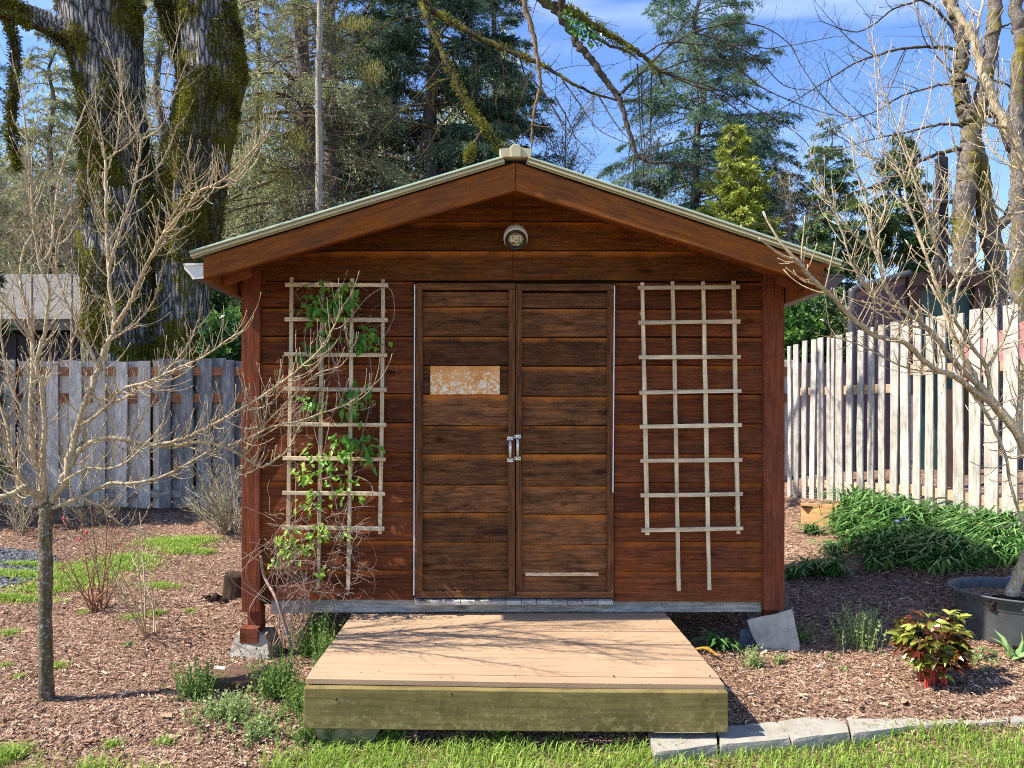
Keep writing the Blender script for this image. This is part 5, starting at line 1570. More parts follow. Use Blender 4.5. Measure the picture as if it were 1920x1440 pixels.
conifer('round dark conifer low at the right edge behind the mossy tree', 1900, 15.0, 440, 1.9, .3, 150, 71400, M_CED, .2, .4, 0.088, 0.25, .12, .55, .5)

# distant woods closing the gaps
n = 120000
xw = RG.uniform(-24, 5, n); yw = RG.uniform(21, 27, n)
topw = np.array([12.0 + 5.0 * noise.noise(Vector((a * .33, 1.7, 0))) + 3.0 * noise.noise(Vector((a * 1.1, 4.7, 0))) for a in xw]) * np.where(xw > 1.0, .55, 1)
zw = .4 + topw * RG.random(n) ** .8
lump = np.array([noise.noise(Vector((a * .9, b * .9, c * .9))) for a, b, c in zip(xw, yw, zw)])
m = MB(); cards(m, np.stack((xw, yw, zw), 1), RG.normal(0, .8, (n, 3)) + np.array((0, 0, -.5)), RG.normal(0, .8, (n, 3)) + np.array((-.3, -.8, .5)), .30 * RG.uniform(.5, 1.3, n), .09, np.clip(.5 + lump * .8 + RG.normal(0, .15, n), 0, 1))
tag(m.build('far_woods', M_OLV), 'far mixed woods closing the view behind the left trees', kind='stuff')

# pale slender dead trunk in front of the grey one
sg = thing('dead_snag', 'slender pale dead trunk with stubby twigs rising behind the left roof slope', 'tree', P(600, 700, 7.4))
M_SNAG = bark_mat('pale_dead_bark', (.22, .19, .15), (.48, .44, .37), moss=(.30, .28, .05, 1), moss_rng=(.58, .66), vs=3, bump=.5, ms=3)
m = MB(); sp_ = spline([P(600, 900, 7.4), P(598, 700, 7.4), P(599, 540, 7.4), P(598, 400, 7.4), P(599, 280, 7.4), P(597, 150, 7.4), P(600, 40, 7.4), P(599, -120, 7.4)], 6)
tube(m, sp_, np.linspace(.075, .045, len(sp_)), 9); m.build('trunk', M_SNAG, sg, smooth=True)
m = MB()
for k in range(46):
    py = RG.uniform(0, 400); s_ = -1 if RG.random() < .5 else 1
    spur(m, P(598, py, 7.4), (s_, RG.normal(0, .4), RG.uniform(-.1, .5)), RG.uniform(.3, 1.1), .011, -.6, 7, 4, .35, 4, False)
m.build('twigs', M_DTW, sg, smooth=True)
st2 = thing('far_trunk', 'plain grey trunk standing just right of the pale dead trunk', 'tree', P(622, 700, 10.2))
m = MB(); sp_ = spline([P(622, 900, 10.2), P(622, 600, 10.2), P(621, 300, 10.2), P(618, 100, 10.2), P(612, -150, 10.2)], 6); tube(m, sp_, np.linspace(.17, .12, len(sp_)), 10); m.build('trunk', M_CTR, st2, smooth=True)
m = MB()
for k in range(30):
    s_ = -1 if RG.random() < .4 else 1
    spur(m, P(621, RG.uniform(0, 400), 10.2), (s_, RG.normal(-.3, .4), RG.uniform(-.2, .4)), RG.uniform(.6, 2.2), .016, -.35, 8, 5, .35, 4, False)
m.build('twigs', M_DTW, st2, smooth=True)

# hanging lichen curtains near the grey trunk
M_LICH = leaf_mat('hanging_lichen', ((0, (.14, .13, .03, 1)), (.6, (.30, .27, .07, 1)), (1, (.46, .44, .16, 1))), .3, .9)
lc = MB()
for (px, py, w_, h_) in ((475, 235, 22, 110), (520, 300, 26, 110), (545, 350, 22, 60), (500, 190, 18, 60), (545, 30, 40, 60), (700, 130, 14, 40), (665, 40, 20, 30), (560, 260, 16, 60)):
    n = 420
    a = np.array([P(px + RG.normal(0, w_ * .9), py + RG.uniform(-.5, .5) * h_ * RG.uniform(.3, 1.3), 7.9 + RG.normal(0, .25)) for _ in range(n)])
    cards(lc, a, RG.normal(0, .25, (n, 3)) + np.array((0, 0, -1)), RG.normal(0, 1, (n, 3)), .10 * RG.uniform(.5, 1.4, n), .011, RG.random(n))
lc.build('hanging_lichen', M_LICH, sg)

# budding pale trees and brush
M_BUD = leaf_mat('pale_bud', ((0, (.25, .21, .07, 1)), (1, (.50, .46, .20, 1))), .3, .7)
def budding(label, px, Y, top, bot, w_px, n_l, n_b, name='budding_tree', mat=M_DTW, r=.02, budL=.06):
    s_ = (Y - CAM_Y) / F
    b0 = P(px, bot, Y); b0 = np.array((b0[0], Y, float(gz(b0[0], Y))))
    t_ = thing(name, label, 'tree', b0)
    m = MB(); tips = []
    tube(m, spline([b0, (b0 + P(px, top, Y)) / 2, P(px, top + 40, Y)], 6), np.linspace(r * 2.6, r * .5, 13), 7)
    for k in range(n_l):
        f_ = RG.uniform(.1, .9); q0 = P(px, bot + (top - bot) * f_ * .8, Y)
        d = np.array((RG.normal(0, .6), RG.normal(0, .5), RG.uniform(.4, 1.2)))
        L = w_px * s_ * RG.uniform(.5, 1.3)
        ps = spur(m, q0, d, L, r * .5, .3, 8, 7, .3, 4, False); tips += ps[3:]
        for _ in range(5):
            i = RG.integers(3, 8); pz = spur(m, ps[i], unit(ps[i] - ps[i - 1]) + RG.normal(0, .6, 3), L * .4, r * .25, .1, 6, 3, .35, 3, False); tips += pz[2:]
    m.build('branches', mat, t_, smooth=True)
    if n_b:
        tips = np.array(tips); k = RG.integers(0, len(tips), n_b)
        mm = MB(); cards(mm, tips[k] + RG.normal(0, .06, (n_b, 3)), RG.normal(0, 1, (n_b, 3)), RG.normal(0, 1, (n_b, 3)), budL * RG.uniform(.5, 1.3, n_b), budL * .5, RG.random(n_b)); mm.build('buds', M_BUD, t_)
    return t_


budding('thin tree with sparse pale yellow buds against the sky right of the ridge', 1060, 13.5, 170, 420, 90, 22, 900)
budding('pale yellow budding sapling at the left foot of the tall spruce', 1235, 14.5, 225, 420, 40, 12, 600)
M_BRUSH = bark_mat('pale_brush_twig', (.20, .16, .11), (.44, .37, .28), vs=3, bump=.3)
for (px, Y, top, w_, lab) in ((60, 8.0, 250, 120, 'pale leafless brush tangle before the grey shingle roof'), (-20, 7.4, 300, 90, 'pale leafless brush at the far left edge'), (135, 8.4, 300, 70, 'thin pale brush close to the leftmost maple trunk')):
    budding(lab, px, Y, top, 560, w_, 30, 0, 'bare_brush', M_BRUSH, .014)
budding('tan leafless brush low between the narrow cedar and the fence', 1480, 12.0, 290, 560, 80, 24, 200, 'bare_brush', M_BRUSH, .014)

# evergreen shrubs low behind the board fence
def bush(name, label, c, rx, rz, n, mat, L=.08, W=.05, ry=None, cat='shrub', up_=.3):
    c = np.asarray(c, float); ry = ry or rx
    t_ = thing(name, label, cat, (c[0], c[1], c[2] - rz))
    d = unit(RG.normal(0, 1, (n, 3))); r = RG.random(n) ** .4
    lump = np.array([noise.noise(Vector(q * 2.2 + c)) for q in d])
    p = c + d * (r * (1 + .45 * lump))[:, None] * np.array((rx, ry, rz))
    m = MB(); cards(m, p, d * .5 + RG.normal(0, .6, (n, 3)) + np.array((0, 0, up_)), d + RG.normal(0, .6, (n, 3)), L * RG.uniform(.6, 1.3, n), W * RG.uniform(.7, 1.2, n), np.clip(.5 + lump * .8 + RG.normal(0, .18, n), 0, 1))
    m.build('foliage', mat, t_)
    m = MB()
    for k in range(14):
        q = np.array((c[0] + RG.normal(0, rx * .15), c[1], c[2] - rz)); tube(m, [q, q + (p[k] - q) * .5 + RG.normal(0, .05, 3), p[k]], [.02, .014, .006], 5)
    m.build('stems', M_DTW, t_)
    return t_


M_LAUR = leaf_mat('glossy_laurel_leaf', ((0, (.02, .06, .012, 1)), (.5, (.06, .15, .03, 1)), (1, (.18, .34, .06, 1))), .3, .3, .5)
bush('laurel_shrub', 'glossy green laurel showing over the fence beside the shed', P(425, 650, 4.9), .30, .42, 2600, M_LAUR, .10, .05)
bush('dark_shrub', 'dark evergreen shrub behind the fence left of the shed', P(405, 570, 6.6), .5, 1.0, 5000, M_CED, .10, .05)
bush('hedge_shrub', 'dense bright green shrub behind the first pickets', P(1490, 620, 5.2), .30, .45, 6000, M_LAUR, .07, .04)
bush('hedge_shrub', 'dark green shrub between the pickets and the purple outbuilding', P(1538, 640, 5.4), .30, .75, 6000, M_CED, .08, .04)
# ------------------------------------------------------------------ small plants
def leaves(mb, c, d, nrm, L, W, rnd, curl=.25):
    """ovate leaf: seven vertices, folded along the midrib and curling down"""
    c = np.asarray(c, float); k = len(c)
    d = unit(d); sd = unit(np.cross(d, nrm)); nn = np.cross(sd, d)
    L = np.broadcast_to(L, (k,))[:, None]; W = np.broadcast_to(W, (k,))[:, None]
    m1 = c + d * L * .35 - nn * L * .02; m2 = c + d * L * .7 - nn * L * curl * .35
    f1 = nn * W * .22
    v = np.stack((c, m1 + sd * W * .5 + f1, m1, m1 - sd * W * .5 + f1, m2 + sd * W * .34 + f1 * .7, m2, m2 - sd * W * .34 + f1 * .7, c + d * L - nn * L * curl), 1).reshape(-1, 3)
    i = np.arange(k)[:, None] * 8
    f4 = np.concatenate([i + np.array((q,)) for q in ((2, 1, 4, 5), (3, 2, 5, 6))])
    f3 = np.concatenate([i + np.array((q,)) for q in ((0, 1, 2), (0, 2, 3), (5, 4, 7), (6, 5, 7))])
    mb.add(v, [f4, f3], np.repeat(np.broadcast_to(rnd, (k,)), 8))


M_VSTEM = bark_mat('vine_stem_bark', (.15, .095, .075), (.46, .34, .28), vs=4, bump=.3)
M_VLEAF = leaf_mat('vine_leaf', ((0, (.03, .12, .016, 1)), (.35, (.10, .28, .04, 1)), (.65, (.20, .42, .06, 1)), (1, (.42, .52, .10, 1))), .4, .4, .4)
vine = thing('climbing_vine', 'leafy climbing vine tangled through the left trellis', 'vine', G(545, 1222))
vs1, vl = MB(), MB()
def vpath(s_, r0, r1, y0_=-.10, yv=.03, n=5):
    pts = spline([P(a + RG.normal(0, 3), b, y0_ + RG.normal(0, yv)) for a, b in s_], 6)
    tube(vs1, pts, np.linspace(r0, r1, len(pts)), n); return pts
old = vpath([(548, 1218), (535, 1170), (515, 1120), (500, 1080), (490, 1043)], .011, .008, -.17)
for s_ in ([(548, 1215), (575, 1120), (592, 1020), (598, 920), (612, 820), (636, 720), (610, 640), (612, 580), (650, 535), (690, 545)],
           [(545, 1215), (560, 1150), (612, 1060), (650, 965), (662, 870), (690, 770), (698, 690), (672, 600), (655, 560)],
           [(540, 1215), (530, 1130), (548, 1020), (560, 900), (552, 780), (575, 680), (580, 610), (620, 560)],
           [(550, 1215), (600, 1120), (640, 1020), (625, 930), (600, 860), (590, 760), (628, 690), (640, 610)],
           [(553, 1215), (570, 1160), (540, 1080), (520, 1010), (555, 960), (600, 940)],
           [(640, 620), (690, 560), (725, 540), (735, 590), (715, 640)], [(650, 535), (600, 528), (560, 545), (575, 575)],
           [(600, 900), (650, 890), (690, 905), (700, 935), (660, 960)]):
    vpath(s_, .0045, .0018, -.09)
for k in range(150):  # dry tangle low on the wall
    x, y = 505 + 170 * RG.random() ** 1.1, RG.uniform(960, 1130)
    a = RG.uniform(-2.6, .9); L = RG.uniform(25, 85); c_ = RG.normal(0, .9)
    s_ = [(x, y)]
    for q in range(4):
        x += math.cos(a) * L / 4; y += math.sin(a) * L / 4 + 3; a += c_ / 3; s_.append((x, y))
    if x < 720 and y < 1190: vpath(s_, .0022, .0012, RG.uniform(-.26, -.07), .012, 3)
for k in range(14):
    x = RG.uniform(505, 560); vpath([(x, 1210), (x + RG.normal(-8, 22), 1150), (x + RG.normal(-5, 35), 1080), (x + RG.normal(10, 50), 1010)], .0032, .0015, RG.uniform(-.2, -.09), .015, 4)
for k in range(60):   # curly wisps higher up
    x, y = RG.uniform(560, 735), RG.uniform(530, 900); a = RG.uniform(0, 6.28); L = RG.uniform(25, 70); c_ = RG.normal(0, 2.2)
    s_ = [(x, y)]
    for q in range(5):
        x += math.cos(a) * L / 5; y += math.sin(a) * L / 5; a += c_ / 4; s_.append((x, y))
    vpath(s_, .0013, .0009, RG.uniform(-.14, -.07), .01, 3)
for (px, py, rx, ry, n, cc, sz) in ((622, 566, 40, 26, 60, .42, 1.1), (585, 580, 22, 14, 18, .4, 1.1), (655, 552, 22, 16, 20, .45, 1), (612, 592, 26, 12, 18, .5, 1), (686, 638, 24, 20, 34, .42, 1.05), (572, 660, 18, 22, 24, .32, .9), (610, 640, 20, 18, 12, .3, .9),
                                    (668, 745, 26, 24, 34, .42, 1), (592, 756, 24, 16, 26, .5, .9), (655, 775, 16, 14, 12, .4, 1), (668, 830, 32, 24, 50, .5, 1.05), (690, 855, 14, 14, 14, .5, 1), (640, 850, 20, 26, 24, .62, .9), (600, 870, 26, 26, 26, .7, .8),
                                    (572, 890, 20, 26, 32, .78, .8), (585, 945, 26, 22, 24, .75, .8), (640, 915, 24, 20, 20, .72, .8), (560, 1020, 42, 26, 50, .85, .85), (600, 1000, 24, 22, 24, .85, .8), (535, 1042, 20, 12, 16, .9, .8), (602, 1074, 12, 8, 10, .85, .8), (512, 1056, 10, 8, 5, .75, .9), (640, 1000, 18, 16, 8, .8, .7), (660, 925, 30, 14, 8, .6, .8)):
    q = np.array([P(px + RG.normal(0, rx * .6), py + RG.normal(0, ry * .6), -.10 - abs(RG.normal(0, .05))) for _ in range(n)])
    leaves(vl, q, RG.normal(0, .7, (n, 3)) + np.array((0, -.35, -.35)), RG.normal(0, .7, (n, 3)) + np.array((-.3, -1.0, .8)), .064 * sz * RG.uniform(.6, 1.2, n), .031 * sz * RG.uniform(.7, 1.2, n), np.clip(cc + RG.normal(0, .14, n), 0, 1))
vs1.build('stems', M_VSTEM, vine, smooth=True); vl.build('leaves', M_VLEAF, vine)

# peony
M_PST = plain('red_peony_stem', (.42, .055, .04), .45, .4, .3, 20)
M_PLF = leaf_mat('bronze_peony_leaf', ((0, (.11, .022, .012, 1)), (.3, (.16, .06, .015, 1)), (.55, (.13, .14, .02, 1)), (.75, (.24, .30, .04, 1)), (1, (.52, .54, .12, 1))), .28, .25, .6)
pb = G(1752, 1285)
peo = thing('peony', 'bronze leaved peony with red stems in the right mulch bed', 'peony', pb)
pl_ = MB()
for k in range(17):
    a = RG.uniform(0, 6.283); r = RG.uniform(.02, .10); q = pb + np.array((math.cos(a) * r, math.sin(a) * r, -.01))
    h = RG.uniform(.20, .37) * (1 - .25 * (r / .11)); sp_ = RG.uniform(.05, .42)
    top = q + np.array((math.cos(a) * h * sp_ * .7, math.sin(a) * h * sp_ * .7, h))
    mid = (q + top) / 2 - np.array((math.cos(a), math.sin(a), 0)) * .02
    m = MB(); tube(m, spline([q, mid, top], 5), np.linspace(.0075, .0035, 11), 7); m.build('stem', M_PST, peo, smooth=True)
    for j in range(RG.integers(9, 13)):
        f = 1 - .62 * RG.random() ** 1.3 ; p = q * (1 - f) + top * f
        b = a + RG.normal(0, 1.3); e = p + np.array((math.cos(b) * .05, math.sin(b) * .05, RG.uniform(.0, .06)))
        m_ = 5
        aa = b + np.linspace(-1.2, 1.2, m_) + RG.normal(0, .2, m_)
        dd = np.stack((np.cos(aa), np.sin(aa), RG.uniform(-.5, .9, m_)), 1)
        leaves(pl_, np.repeat(e[None], m_, 0), dd, RG.normal(0, .35, (m_, 3)) + UP, RG.uniform(.05, .085, m_), RG.uniform(.024, .036, m_), np.clip(.04 + .74 * (e[2] - pb[2]) / .4 + RG.normal(0, .26), 0, 1) + RG.normal(0, .06, m_), .3)
pl_.build('leaves', M_PLF, peo)

# weeds
M_WEED = leaf_mat('weed_leaf', ((0, (.05, .13, .02, 1)), (.5, (.13, .26, .05, 1)), (1, (.36, .44, .14, 1))), .4, .5)
M_WEEDP = leaf_mat('pale_weed_leaf', ((0, (.14, .22, .07, 1)), (.5, (.28, .38, .13, 1)), (1, (.50, .55, .26, 1))), .4, .6)
def weed(label, px, py, w, h, n, mat=M_WEED, name='weed', fine=1.0):
    b = G(px, py); t_ = thing(name, label, 'weed', b)
    m = MB()
    for k in range(n):
        a = RG.uniform(0, 6.283); r = abs(RG.normal(0, .5)) * w * .5
        q = b + np.array((math.cos(a) * r, math.sin(a) * r, -.01)); q[2] = float(gz(q[0], q[1])) - .005
        hh = h * RG.uniform(.45, 1.1); ln = RG.uniform(.0, .5)
        top = q + np.array((math.cos(a) * hh * ln, math.sin(a) * hh * ln, hh))
        pts = spline([q, (q + top) / 2 + RG.normal(0, .012, 3), top], 3)
        tube(m, pts, np.linspace(.0016, .0009, 7), 3, RG.uniform(.4, .9))
        kk = int(10 * fine); f = RG.uniform(.1, 1, kk)
        c = q + (top - q) * f[:, None]
        cards(m, c, RG.normal(0, 1, (kk, 3)) + np.array((0, 0, .5)), RG.normal(0, .6, (kk, 3)) + UP, RG.uniform(.014, .034, kk) * (1.15 - .5 * f), RG.uniform(.007, .014, kk), np.clip(.35 + .4 * f + RG.normal(0, .15, kk), 0, 1))
    m.build('stems_and_leaves', mat, t_)
    return t_


weed('pale feathery weed clump in the mulch left of the peony', 1612, 1212, .30, .24, 90, M_WEEDP)
weed('small pale weed with a seed stalk in front of the leaning slab', 1412, 1250, .12, .13, 24, M_WEEDP)
weed('tiny low weed right of the leaning slab foot', 1462, 1246, .07, .06, 14, M_WEEDP)
weed('tall green weeds growing up behind the left edge of the platform', 592, 1232, .26, .30, 110)
weed('green weeds along the left side of the platform', 612, 1262, .18, .24, 60)
weed('bright green weed clump between the stone step and the platform', 520, 1310, .24, .25, 130)
weed('leafy weeds at the left front corner of the platform', 565, 1335, .20, .16, 110)
weed('pale weed clump at the left end of the stone step', 368, 1310, .20, .20, 90)
weed('tangled pale weeds hanging over the front of the stone step', 425, 1345, .32, .13, 110, M_WEEDP)
weed('low weeds below the left end of the front beam', 595, 1378, .30, .11, 110)
weed('loose pale weeds spreading onto the mulch below the stone step', 490, 1372, .34, .08, 90, M_WEEDP)
weed('small clover like weed in the shade under the front beam', 940, 1393, .10, .09, 20)
weed('small green weed under the left part of the front beam', 735, 1395, .12, .07, 20)
weed('thin weed at the shed corner beside the leaning slab', 1505, 1205, .08, .15, 14)
weed('sparse weeds at the foot of the plant pot', 1820, 1240, .30, .07, 30, M_WEEDP)
weed('pale rosette weed alone on the mulch in front of the pier block', 240, 1210, .07, .02, 10, M_WEEDP)
weed('seedling near the middle of the right bed', 1580, 1258, .04, .02, 6, M_WEEDP)

# bulb foliage in front of the picket fence
M_BULB = leaf_mat('strap_leaf', ((0, (.025, .09, .018, 1)), (.5, (.09, .23, .05, 1)), (1, (.34, .54, .18, 1))), .3, .3, .5)
poly = np.array([G(*q)[:2] for q in ((1560, 1052), (1640, 1070), (1720, 1078), (1820, 1072), (1935, 1060), (2050, 1050), (2050, 1000), (1925, 1003), (1800, 985), (1680, 962), (1590, 945), (1570, 980))])
n = 420
q = np.stack((RG.uniform(poly[:, 0].min(), poly[:, 0].max(), n), RG.uniform(poly[:, 1].min(), poly[:, 1].max(), n)), 1); q = q[inside(q, poly)]
def strap_clump(mb, x, y, k, L, base=.45):
    b = np.stack((x + RG.normal(0, .035, k), y + RG.normal(0, .035, k)), 1); b = np.column_stack((b, gz(b[:, 0], b[:, 1]) - .01))
    a = RG.normal(-2.3, 1.1, k)
    blades(mb, b, np.stack((np.cos(a), np.sin(a), 0 * a), 1), L * RG.uniform(.55, 1.15, k), .021 * RG.uniform(.6, 1.3, k), RG.uniform(.7, 1.5, k), np.clip(base + RG.normal(0, .16, k), 0, 1))
m = MB()
for x, y in q:
    t_ = (x - A[0]) * fdir[0] + (y - A[1]) * fdir[1]; away = (A[0] + fdir[0] * t_ - x) * fn[0] + (A[1] + fdir[1] * t_ - y) * fn[1]   # metres in front of the fence
    nz_ = noise.noise(Vector((x * 3.5, y * 3.5, 0)))
    if nz_ < -.42: continue
    sc_ = float(np.clip(1.25 - .42 * away, .5, 1.1)) * RG.uniform(.7, 1.2)
    strap_clump(m, x, y, int(15 + 12 * RG.random()), .255 * sc_, .52 + .45 * nz_ + RG.normal(0, .10))
tag(m.build('bulb_foliage', M_BULB), 'dense arching dark green bulb leaves along the picket fence', kind='stuff')
for (px, py, k, L, lab) in ((1485, 1085, 26, .18, 'small strap leaved clump against the right corner post'), (1515, 1075, 30, .2, 'loose strap leaved clump a step right of the corner post'), (1560, 1078, 34, .22, 'strap leaved clump at the dark mulch edge under the cedar box'),
                            (1525, 1000, 22, .16, 'thin strap leaves between the cedar box and the shed'), (1352, 1218, 26, .17, 'dark strap leaved clump beside the right edge of the platform')):
    b = G(px, py); m = MB(); strap_clump(m, b[0], b[1], k * 2, L, .5); tag(m.build('strap_leaf_plant', M_BULB), lab, 'plant', 'small strap leaved clumps')
M_BLUE = plain('bluebell_petal', (.16, .14, .50), .6, .3, .3)
for (px, py, lab) in ((1683, 975, 'dark bluebell spike near the fence foot'), (1697, 968, 'taller bluebell spike beside its darker twin'), (1908, 1075, 'violet blue bluebell leaning over the rim of the pot'), (1895, 1085, 'low bluebell head behind the pot rim')):
    b = G(px, py + 40); tp_ = P(px, py, b[1]); t_ = thing('bluebell', lab, 'flower', b, 'bluebell spikes')
    m = MB(); tube(m, spline([b, (b + tp_) / 2 + np.array((.01, 0, .01)), tp_], 4), .003, 4); m.build('stem', M_WEED, t_)
    m = MB()
    for k in range(9):
        c = b + (tp_ - b) * (.72 + .28 * k / 9) + RG.normal(0, .008, 3); lathe(m, c, RG.normal(0, .5, 3) + np.array((0, -.3, -.8)), [(.001, -.008), (.006, -.005), (.007, .006), (.011, .012)], 6)
    m.build('bells', M_BLUE, t_)
b = G(1895, 1235); t_ = thing('tulip_leaves', 'broad pale green tulip leaves at the right edge below the pot', 'plant', b)
m = MB(); k = 6
leaves(m, b + RG.normal(0, .02, (k, 3)) * np.array((1, 1, 0)), np.array([(-.7, -.2, .5), (.4, -.4, .9), (-.1, -.5, .9), (.8, 0, .6), (.1, .5, .9), (-.4, .3, .9)]), RG.normal(0, .3, (k, 3)) + np.array((.4, -.2, 1)), np.array((.19, .17, .15, .2, .18, .15)), .055, RG.uniform(.7, 1, k), .3)
m.build('leaves', leaf_mat('tulip_leaf', ((0, (.12, .24, .08, 1)), (1, (.32, .48, .18, 1))), .35, .4), t_)

# leafless shrubs on the left
M_RST2 = bark_mat('reddish_shrub_stem', (.13, .06, .035), (.38, .20, .12), vs=4, bump=.3)
M_PINK = plain('pink_flower_bud', (.62, .06, .10), .5, .3, .1)
def stems_shrub(label, px, py, tips, mat, r, sub, buds, yj=.15, name='bare_shrub', pink=()):
    b = G(px, py); t_ = thing(name, label, 'shrub', b)
    m, bm_ = MB(), MB()
    for (tx, ty) in tips:
        q = b + np.array((RG.normal(0, .035), RG.normal(0, .03), -.02)); e = P(tx, ty, b[1] + RG.normal(0, yj))
        mid = q * .5 + e * .5 + np.array(((q[0] - e[0]) * .12, 0, -.03)) + RG.normal(0, .02, 3)
        pts = spline([q, mid, e], 6); tube(m, pts, np.linspace(r, r * .4, len(pts)), 5)
        for k in range(sub):
            i = RG.integers(4, len(pts) - 1); s_ = spur(m, pts[i], unit(pts[i] - pts[i - 1]) + RG.normal(0, .5, 3), RG.uniform(.06, .22), r * .4, .6, 5, 1, .25, 3)
            if buds:
                c = np.array([s_[-1], s_[-2], s_[-3]]); cards(bm_, c, RG.normal(0, .6, (3, 3)) + UP, RG.normal(0, 1, (3, 3)), RG.uniform(.012, .022, 3), .008, RG.uniform(.4, 1, 3))
    m.build('stems', mat, t_, smooth=True)
    if buds: bm_.build('leaf_buds', M_WEEDP, t_)
    for (ax_, ay_) in pink:
        c = P(ax_, ay_, b[1]); mm = MB(); lathe(mm, c, (0, 0, 1), [(.001, -.014), (.010, -.006), (.011, .004), (.005, .016), (.001, .02)], 10); mm.build('flower_bud', M_PINK, t_, smooth=True)
    return t_


stems_shrub('red stemmed leafless shrub with a few pink buds on the mulch', 185, 1142, [(95, 1090), (110, 1020), (118, 975), (135, 1010), (150, 960), (160, 1000), (170, 950), (185, 1000), (200, 960), (215, 990), (225, 950), (235, 1020), (250, 980), (262, 1060), (140, 1080), (112, 1060), (125, 1110), (230, 1080), (270, 1010), (205, 1030)], M_RST2, .0055, 4, True, .25, pink=((120, 972), (163, 999), (150, 1012)))
stems_shrub('thin leafless shrub of a few arching stems left of the shed', 280, 1192, [(178, 1060), (190, 1010), (215, 1050), (255, 1000), (262, 960), (245, 1040), (285, 1100)], M_MAG, .006, 5, True, .2)
stems_shrub('pale twiggy hydrangea mound between the fence and the shed', 430, 1000, [(RG.uniform(338, 452), RG.uniform(858, 960)) for _ in range(44)], M_BRUSH, .007, 9, True, .35)
stems_shrub('low leafless shrub close to the fence behind the young tree', 170, 985, [(RG.uniform(90, 260), RG.uniform(900, 965)) for _ in range(26)], M_BRUSH, .006, 6, True, .3)
stems_shrub('sparse leafless shrub by the fence near the left edge', 40, 1000, [(RG.uniform(-20, 110), RG.uniform(880, 960)) for _ in range(20)], M_BRUSH, .006, 6, True, .3)

# weathered stone step, stump and clods beside the shed
sb_ = G(445, 1300)
m = MB(); rough_block(m, block_at(sb_[0] - .19, sb_[0] + .17, sb_[1] - .01, sb_[1] + .22, sb_[2] - .03, sb_[2] + .065), 8, .012)
tag(m.build('stone_step', wood('mossy_brown_slab', (.05, .03, .02), (.20, .12, .08), var=.1)), 'dark mossy slab sunk in the weeds left of the platform', 'slab')
m = MB(); plank(m, P(402, 1257, sb_[1] + .20), P(497, 1262, sb_[1] + .20), .03, .05, (0, 0, 1), seg=4); tag(m.build('edging_board', M_GREY), 'short grey board along the back of the mossy slab', 'board')
st_b = G(441, 1120); m = MB()
lathe(m, st_b, UP, [(.10, -.03), (.085, .03), (.078, .10), (.075, .17), (.06, .185), (.001, .19)], 18)
for v_ in m.v: v_ += np.array([np.array(noise.noise_vector(Vector(p * 9))) * .018 for p in v_])
tag(m.build('tree_stump', bark_mat('rotten_stump', (.02, .012, .008), (.10, .06, .038), vs=2, bump=1)), 'dark rotten stump against the left corner post', 'stump')
for (dx, dy, r, lab) in ((-.12, -.08, .05, 'larger dark soil clod left of the stump'), (-.20, -.05, .035, 'small dark soil clod farthest from the stump'), (-.04, -.13, .03, 'dark soil clod directly in front of the stump')):
    m = MB(); c = np.array((st_b[0] + dx, st_b[1] + dy, float(gz(st_b[0] + dx, st_b[1] + dy)) + r * .3)); lathe(m, c, UP, [(.001, -r), (r * .8, -r * .6), (r, 0), (r * .7, r * .6), (.001, r * .8)], 10)
    for v_ in m.v: v_ += np.array([np.array(noise.noise_vector(Vector(p * 25))) * r * .5 for p in v_])
    tag(m.build('soil_clod', M_DARK), lab, 'clod')

# fallen bits on the platform, and the yellow lichen twig at its side
n = 46; u, w_ = RG.random(n), RG.random(n)
c = (BL * (1 - u[:, None]) + BR * u[:, None]) * (1 - w_[:, None]) + (FL * (1 - u[:, None]) + FRT * u[:, None]) * w_[:, None]; c[:, 2] += .006
m = MB(); cards(m, c, RG.normal(0, 1, (n, 3)) * np.array((1, 1, .15)), RG.normal(0, .3, (n, 3)) + UP, RG.uniform(.008, .02, n), .006, RG.random(n)); tag(m.build('fallen_buds', leaf_mat('dry_bud', ((0, (.05, .025, .012, 1)), (1, (.28, .17, .08, 1))), .0)), 'dry buds and crumbs fallen on the platform', kind='stuff')
b = G(1325, 1232); m = MB(); sp_ = spline([b + np.array((-.05, .05, .03)), b + np.array((0, 0, .05)), b + np.array((.05, -.06, .025))], 5); tube(m, sp_, [.008] * 5 + [.011] * 3 + [.006] * 3, 8)
tag(m.build('lichen_stick', plain('yellow_lichen', (.34, .20, .03), .9, .1, .4, 30, bump=.6)), 'short stick covered in orange yellow lichen beside the platform', 'stick')
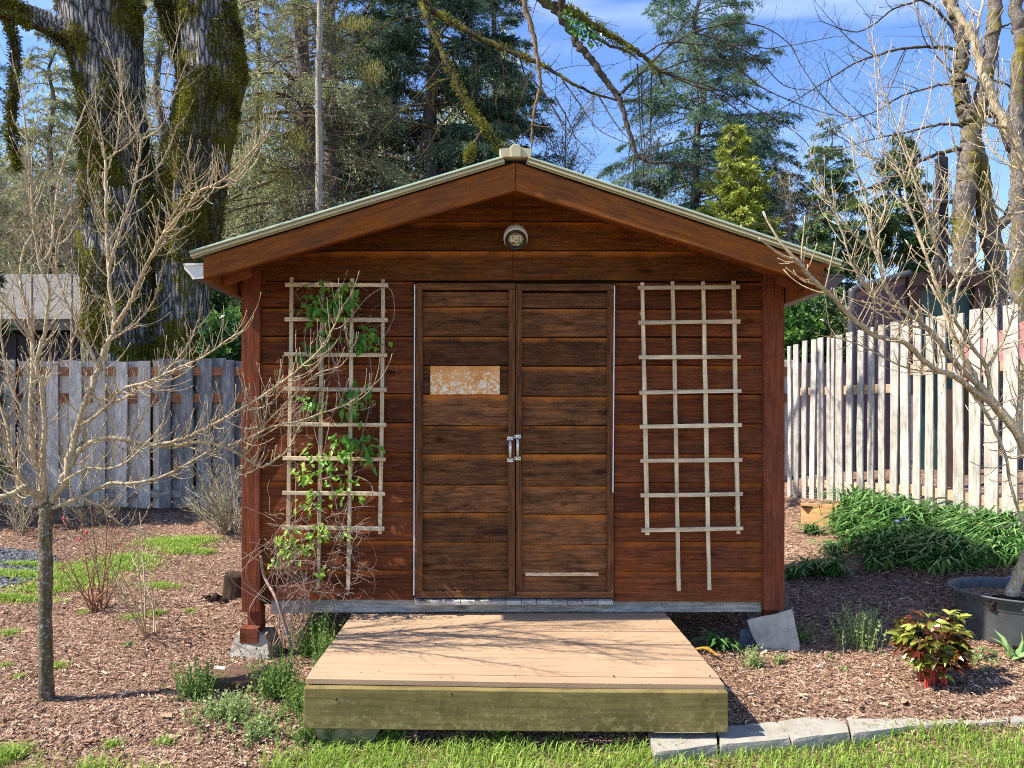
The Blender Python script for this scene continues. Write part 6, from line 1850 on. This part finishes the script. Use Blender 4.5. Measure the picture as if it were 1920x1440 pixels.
# ------------------------------------------------------------------ light, sky, camera
w = bpy.data.worlds.new('World'); S.world = w; w.use_nodes = True
nt = w.node_tree; bg = nt.nodes['Background']
SUN = unit(np.array((-1.0, -0.18, 1.15)))
sky = nt.nodes.new('ShaderNodeTexSky'); sky.sky_type = 'NISHITA'; sky.sun_disc = False
sky.sun_elevation = math.asin(SUN[2]); sky.sun_rotation = math.atan2(SUN[0], SUN[1])
sky.air_density = 1.0; sky.dust_density = .4; sky.ozone_density = 2.0
tc = nt.nodes.new('ShaderNodeTexCoord')
mp = nt.nodes.new('ShaderNodeMapping'); mp.inputs['Scale'].default_value = (1.2, 1.2, 5.0)
nt.links.new(tc.outputs['Generated'], mp.inputs[0])
nz = nt.nodes.new('ShaderNodeTexNoise'); nz.inputs['Scale'].default_value = 1.7; nz.inputs['Detail'].default_value = 8; nz.inputs['Distortion'].default_value = .6
nt.links.new(mp.outputs[0], nz.inputs['Vector'])
mr = nt.nodes.new('ShaderNodeMapRange'); mr.inputs[1].default_value = .55; mr.inputs[2].default_value = .9; mr.inputs[3].default_value = 0; mr.inputs[4].default_value = .4
nt.links.new(nz.outputs['Fac'], mr.inputs[0])
hsv = nt.nodes.new('ShaderNodeHueSaturation'); hsv.inputs['Hue'].default_value = .512; hsv.inputs['Saturation'].default_value = SKY_SAT if 'SKY_SAT' in globals() else 1.2
nt.links.new(sky.outputs[0], hsv.inputs['Color'])
mx = nt.nodes.new('ShaderNodeMix'); mx.data_type = 'RGBA'
nt.links.new(mr.outputs[0], mx.inputs[0]); nt.links.new(hsv.outputs[0], mx.inputs[6]); mx.inputs[7].default_value = (8.5, 9.2, 10, 1)
nt.links.new(mx.outputs[2], bg.inputs['Color'])
bg.inputs['Strength'].default_value = .135
sl_ = bpy.data.lights.new('sun', 'SUN'); sl_.energy = 5.0; sl_.angle = math.radians(.53); sl_.color = (1, .93, .82)
so = bpy.data.objects.new('sun', sl_); COL.objects.link(so)
so.rotation_euler = Vector(SUN).to_track_quat('Z', 'Y').to_euler(); so.location = (-6, -1, 9)
cam = bpy.data.cameras.new('camera'); co = bpy.data.objects.new('camera', cam); COL.objects.link(co)
co.location = (0, CAM_Y, ZC); co.rotation_euler = (math.radians(90), 0, 0)
cam.sensor_width = 36; cam.lens = 36 * F / 1920
cam.shift_x = 40 / 1920; cam.shift_y = 55 / 1920
cam.clip_start = .05; cam.clip_end = 500
S.camera = co
S.view_settings.view_transform = 'Standard'; S.view_settings.look = 'None'
S.view_settings.exposure = 1.12; S.view_settings.gamma = 1
S.cycles.use_denoising = False
S.cycles.filter_width = 1.1
S.cycles.max_bounces = 8; S.cycles.transparent_max_bounces = 8
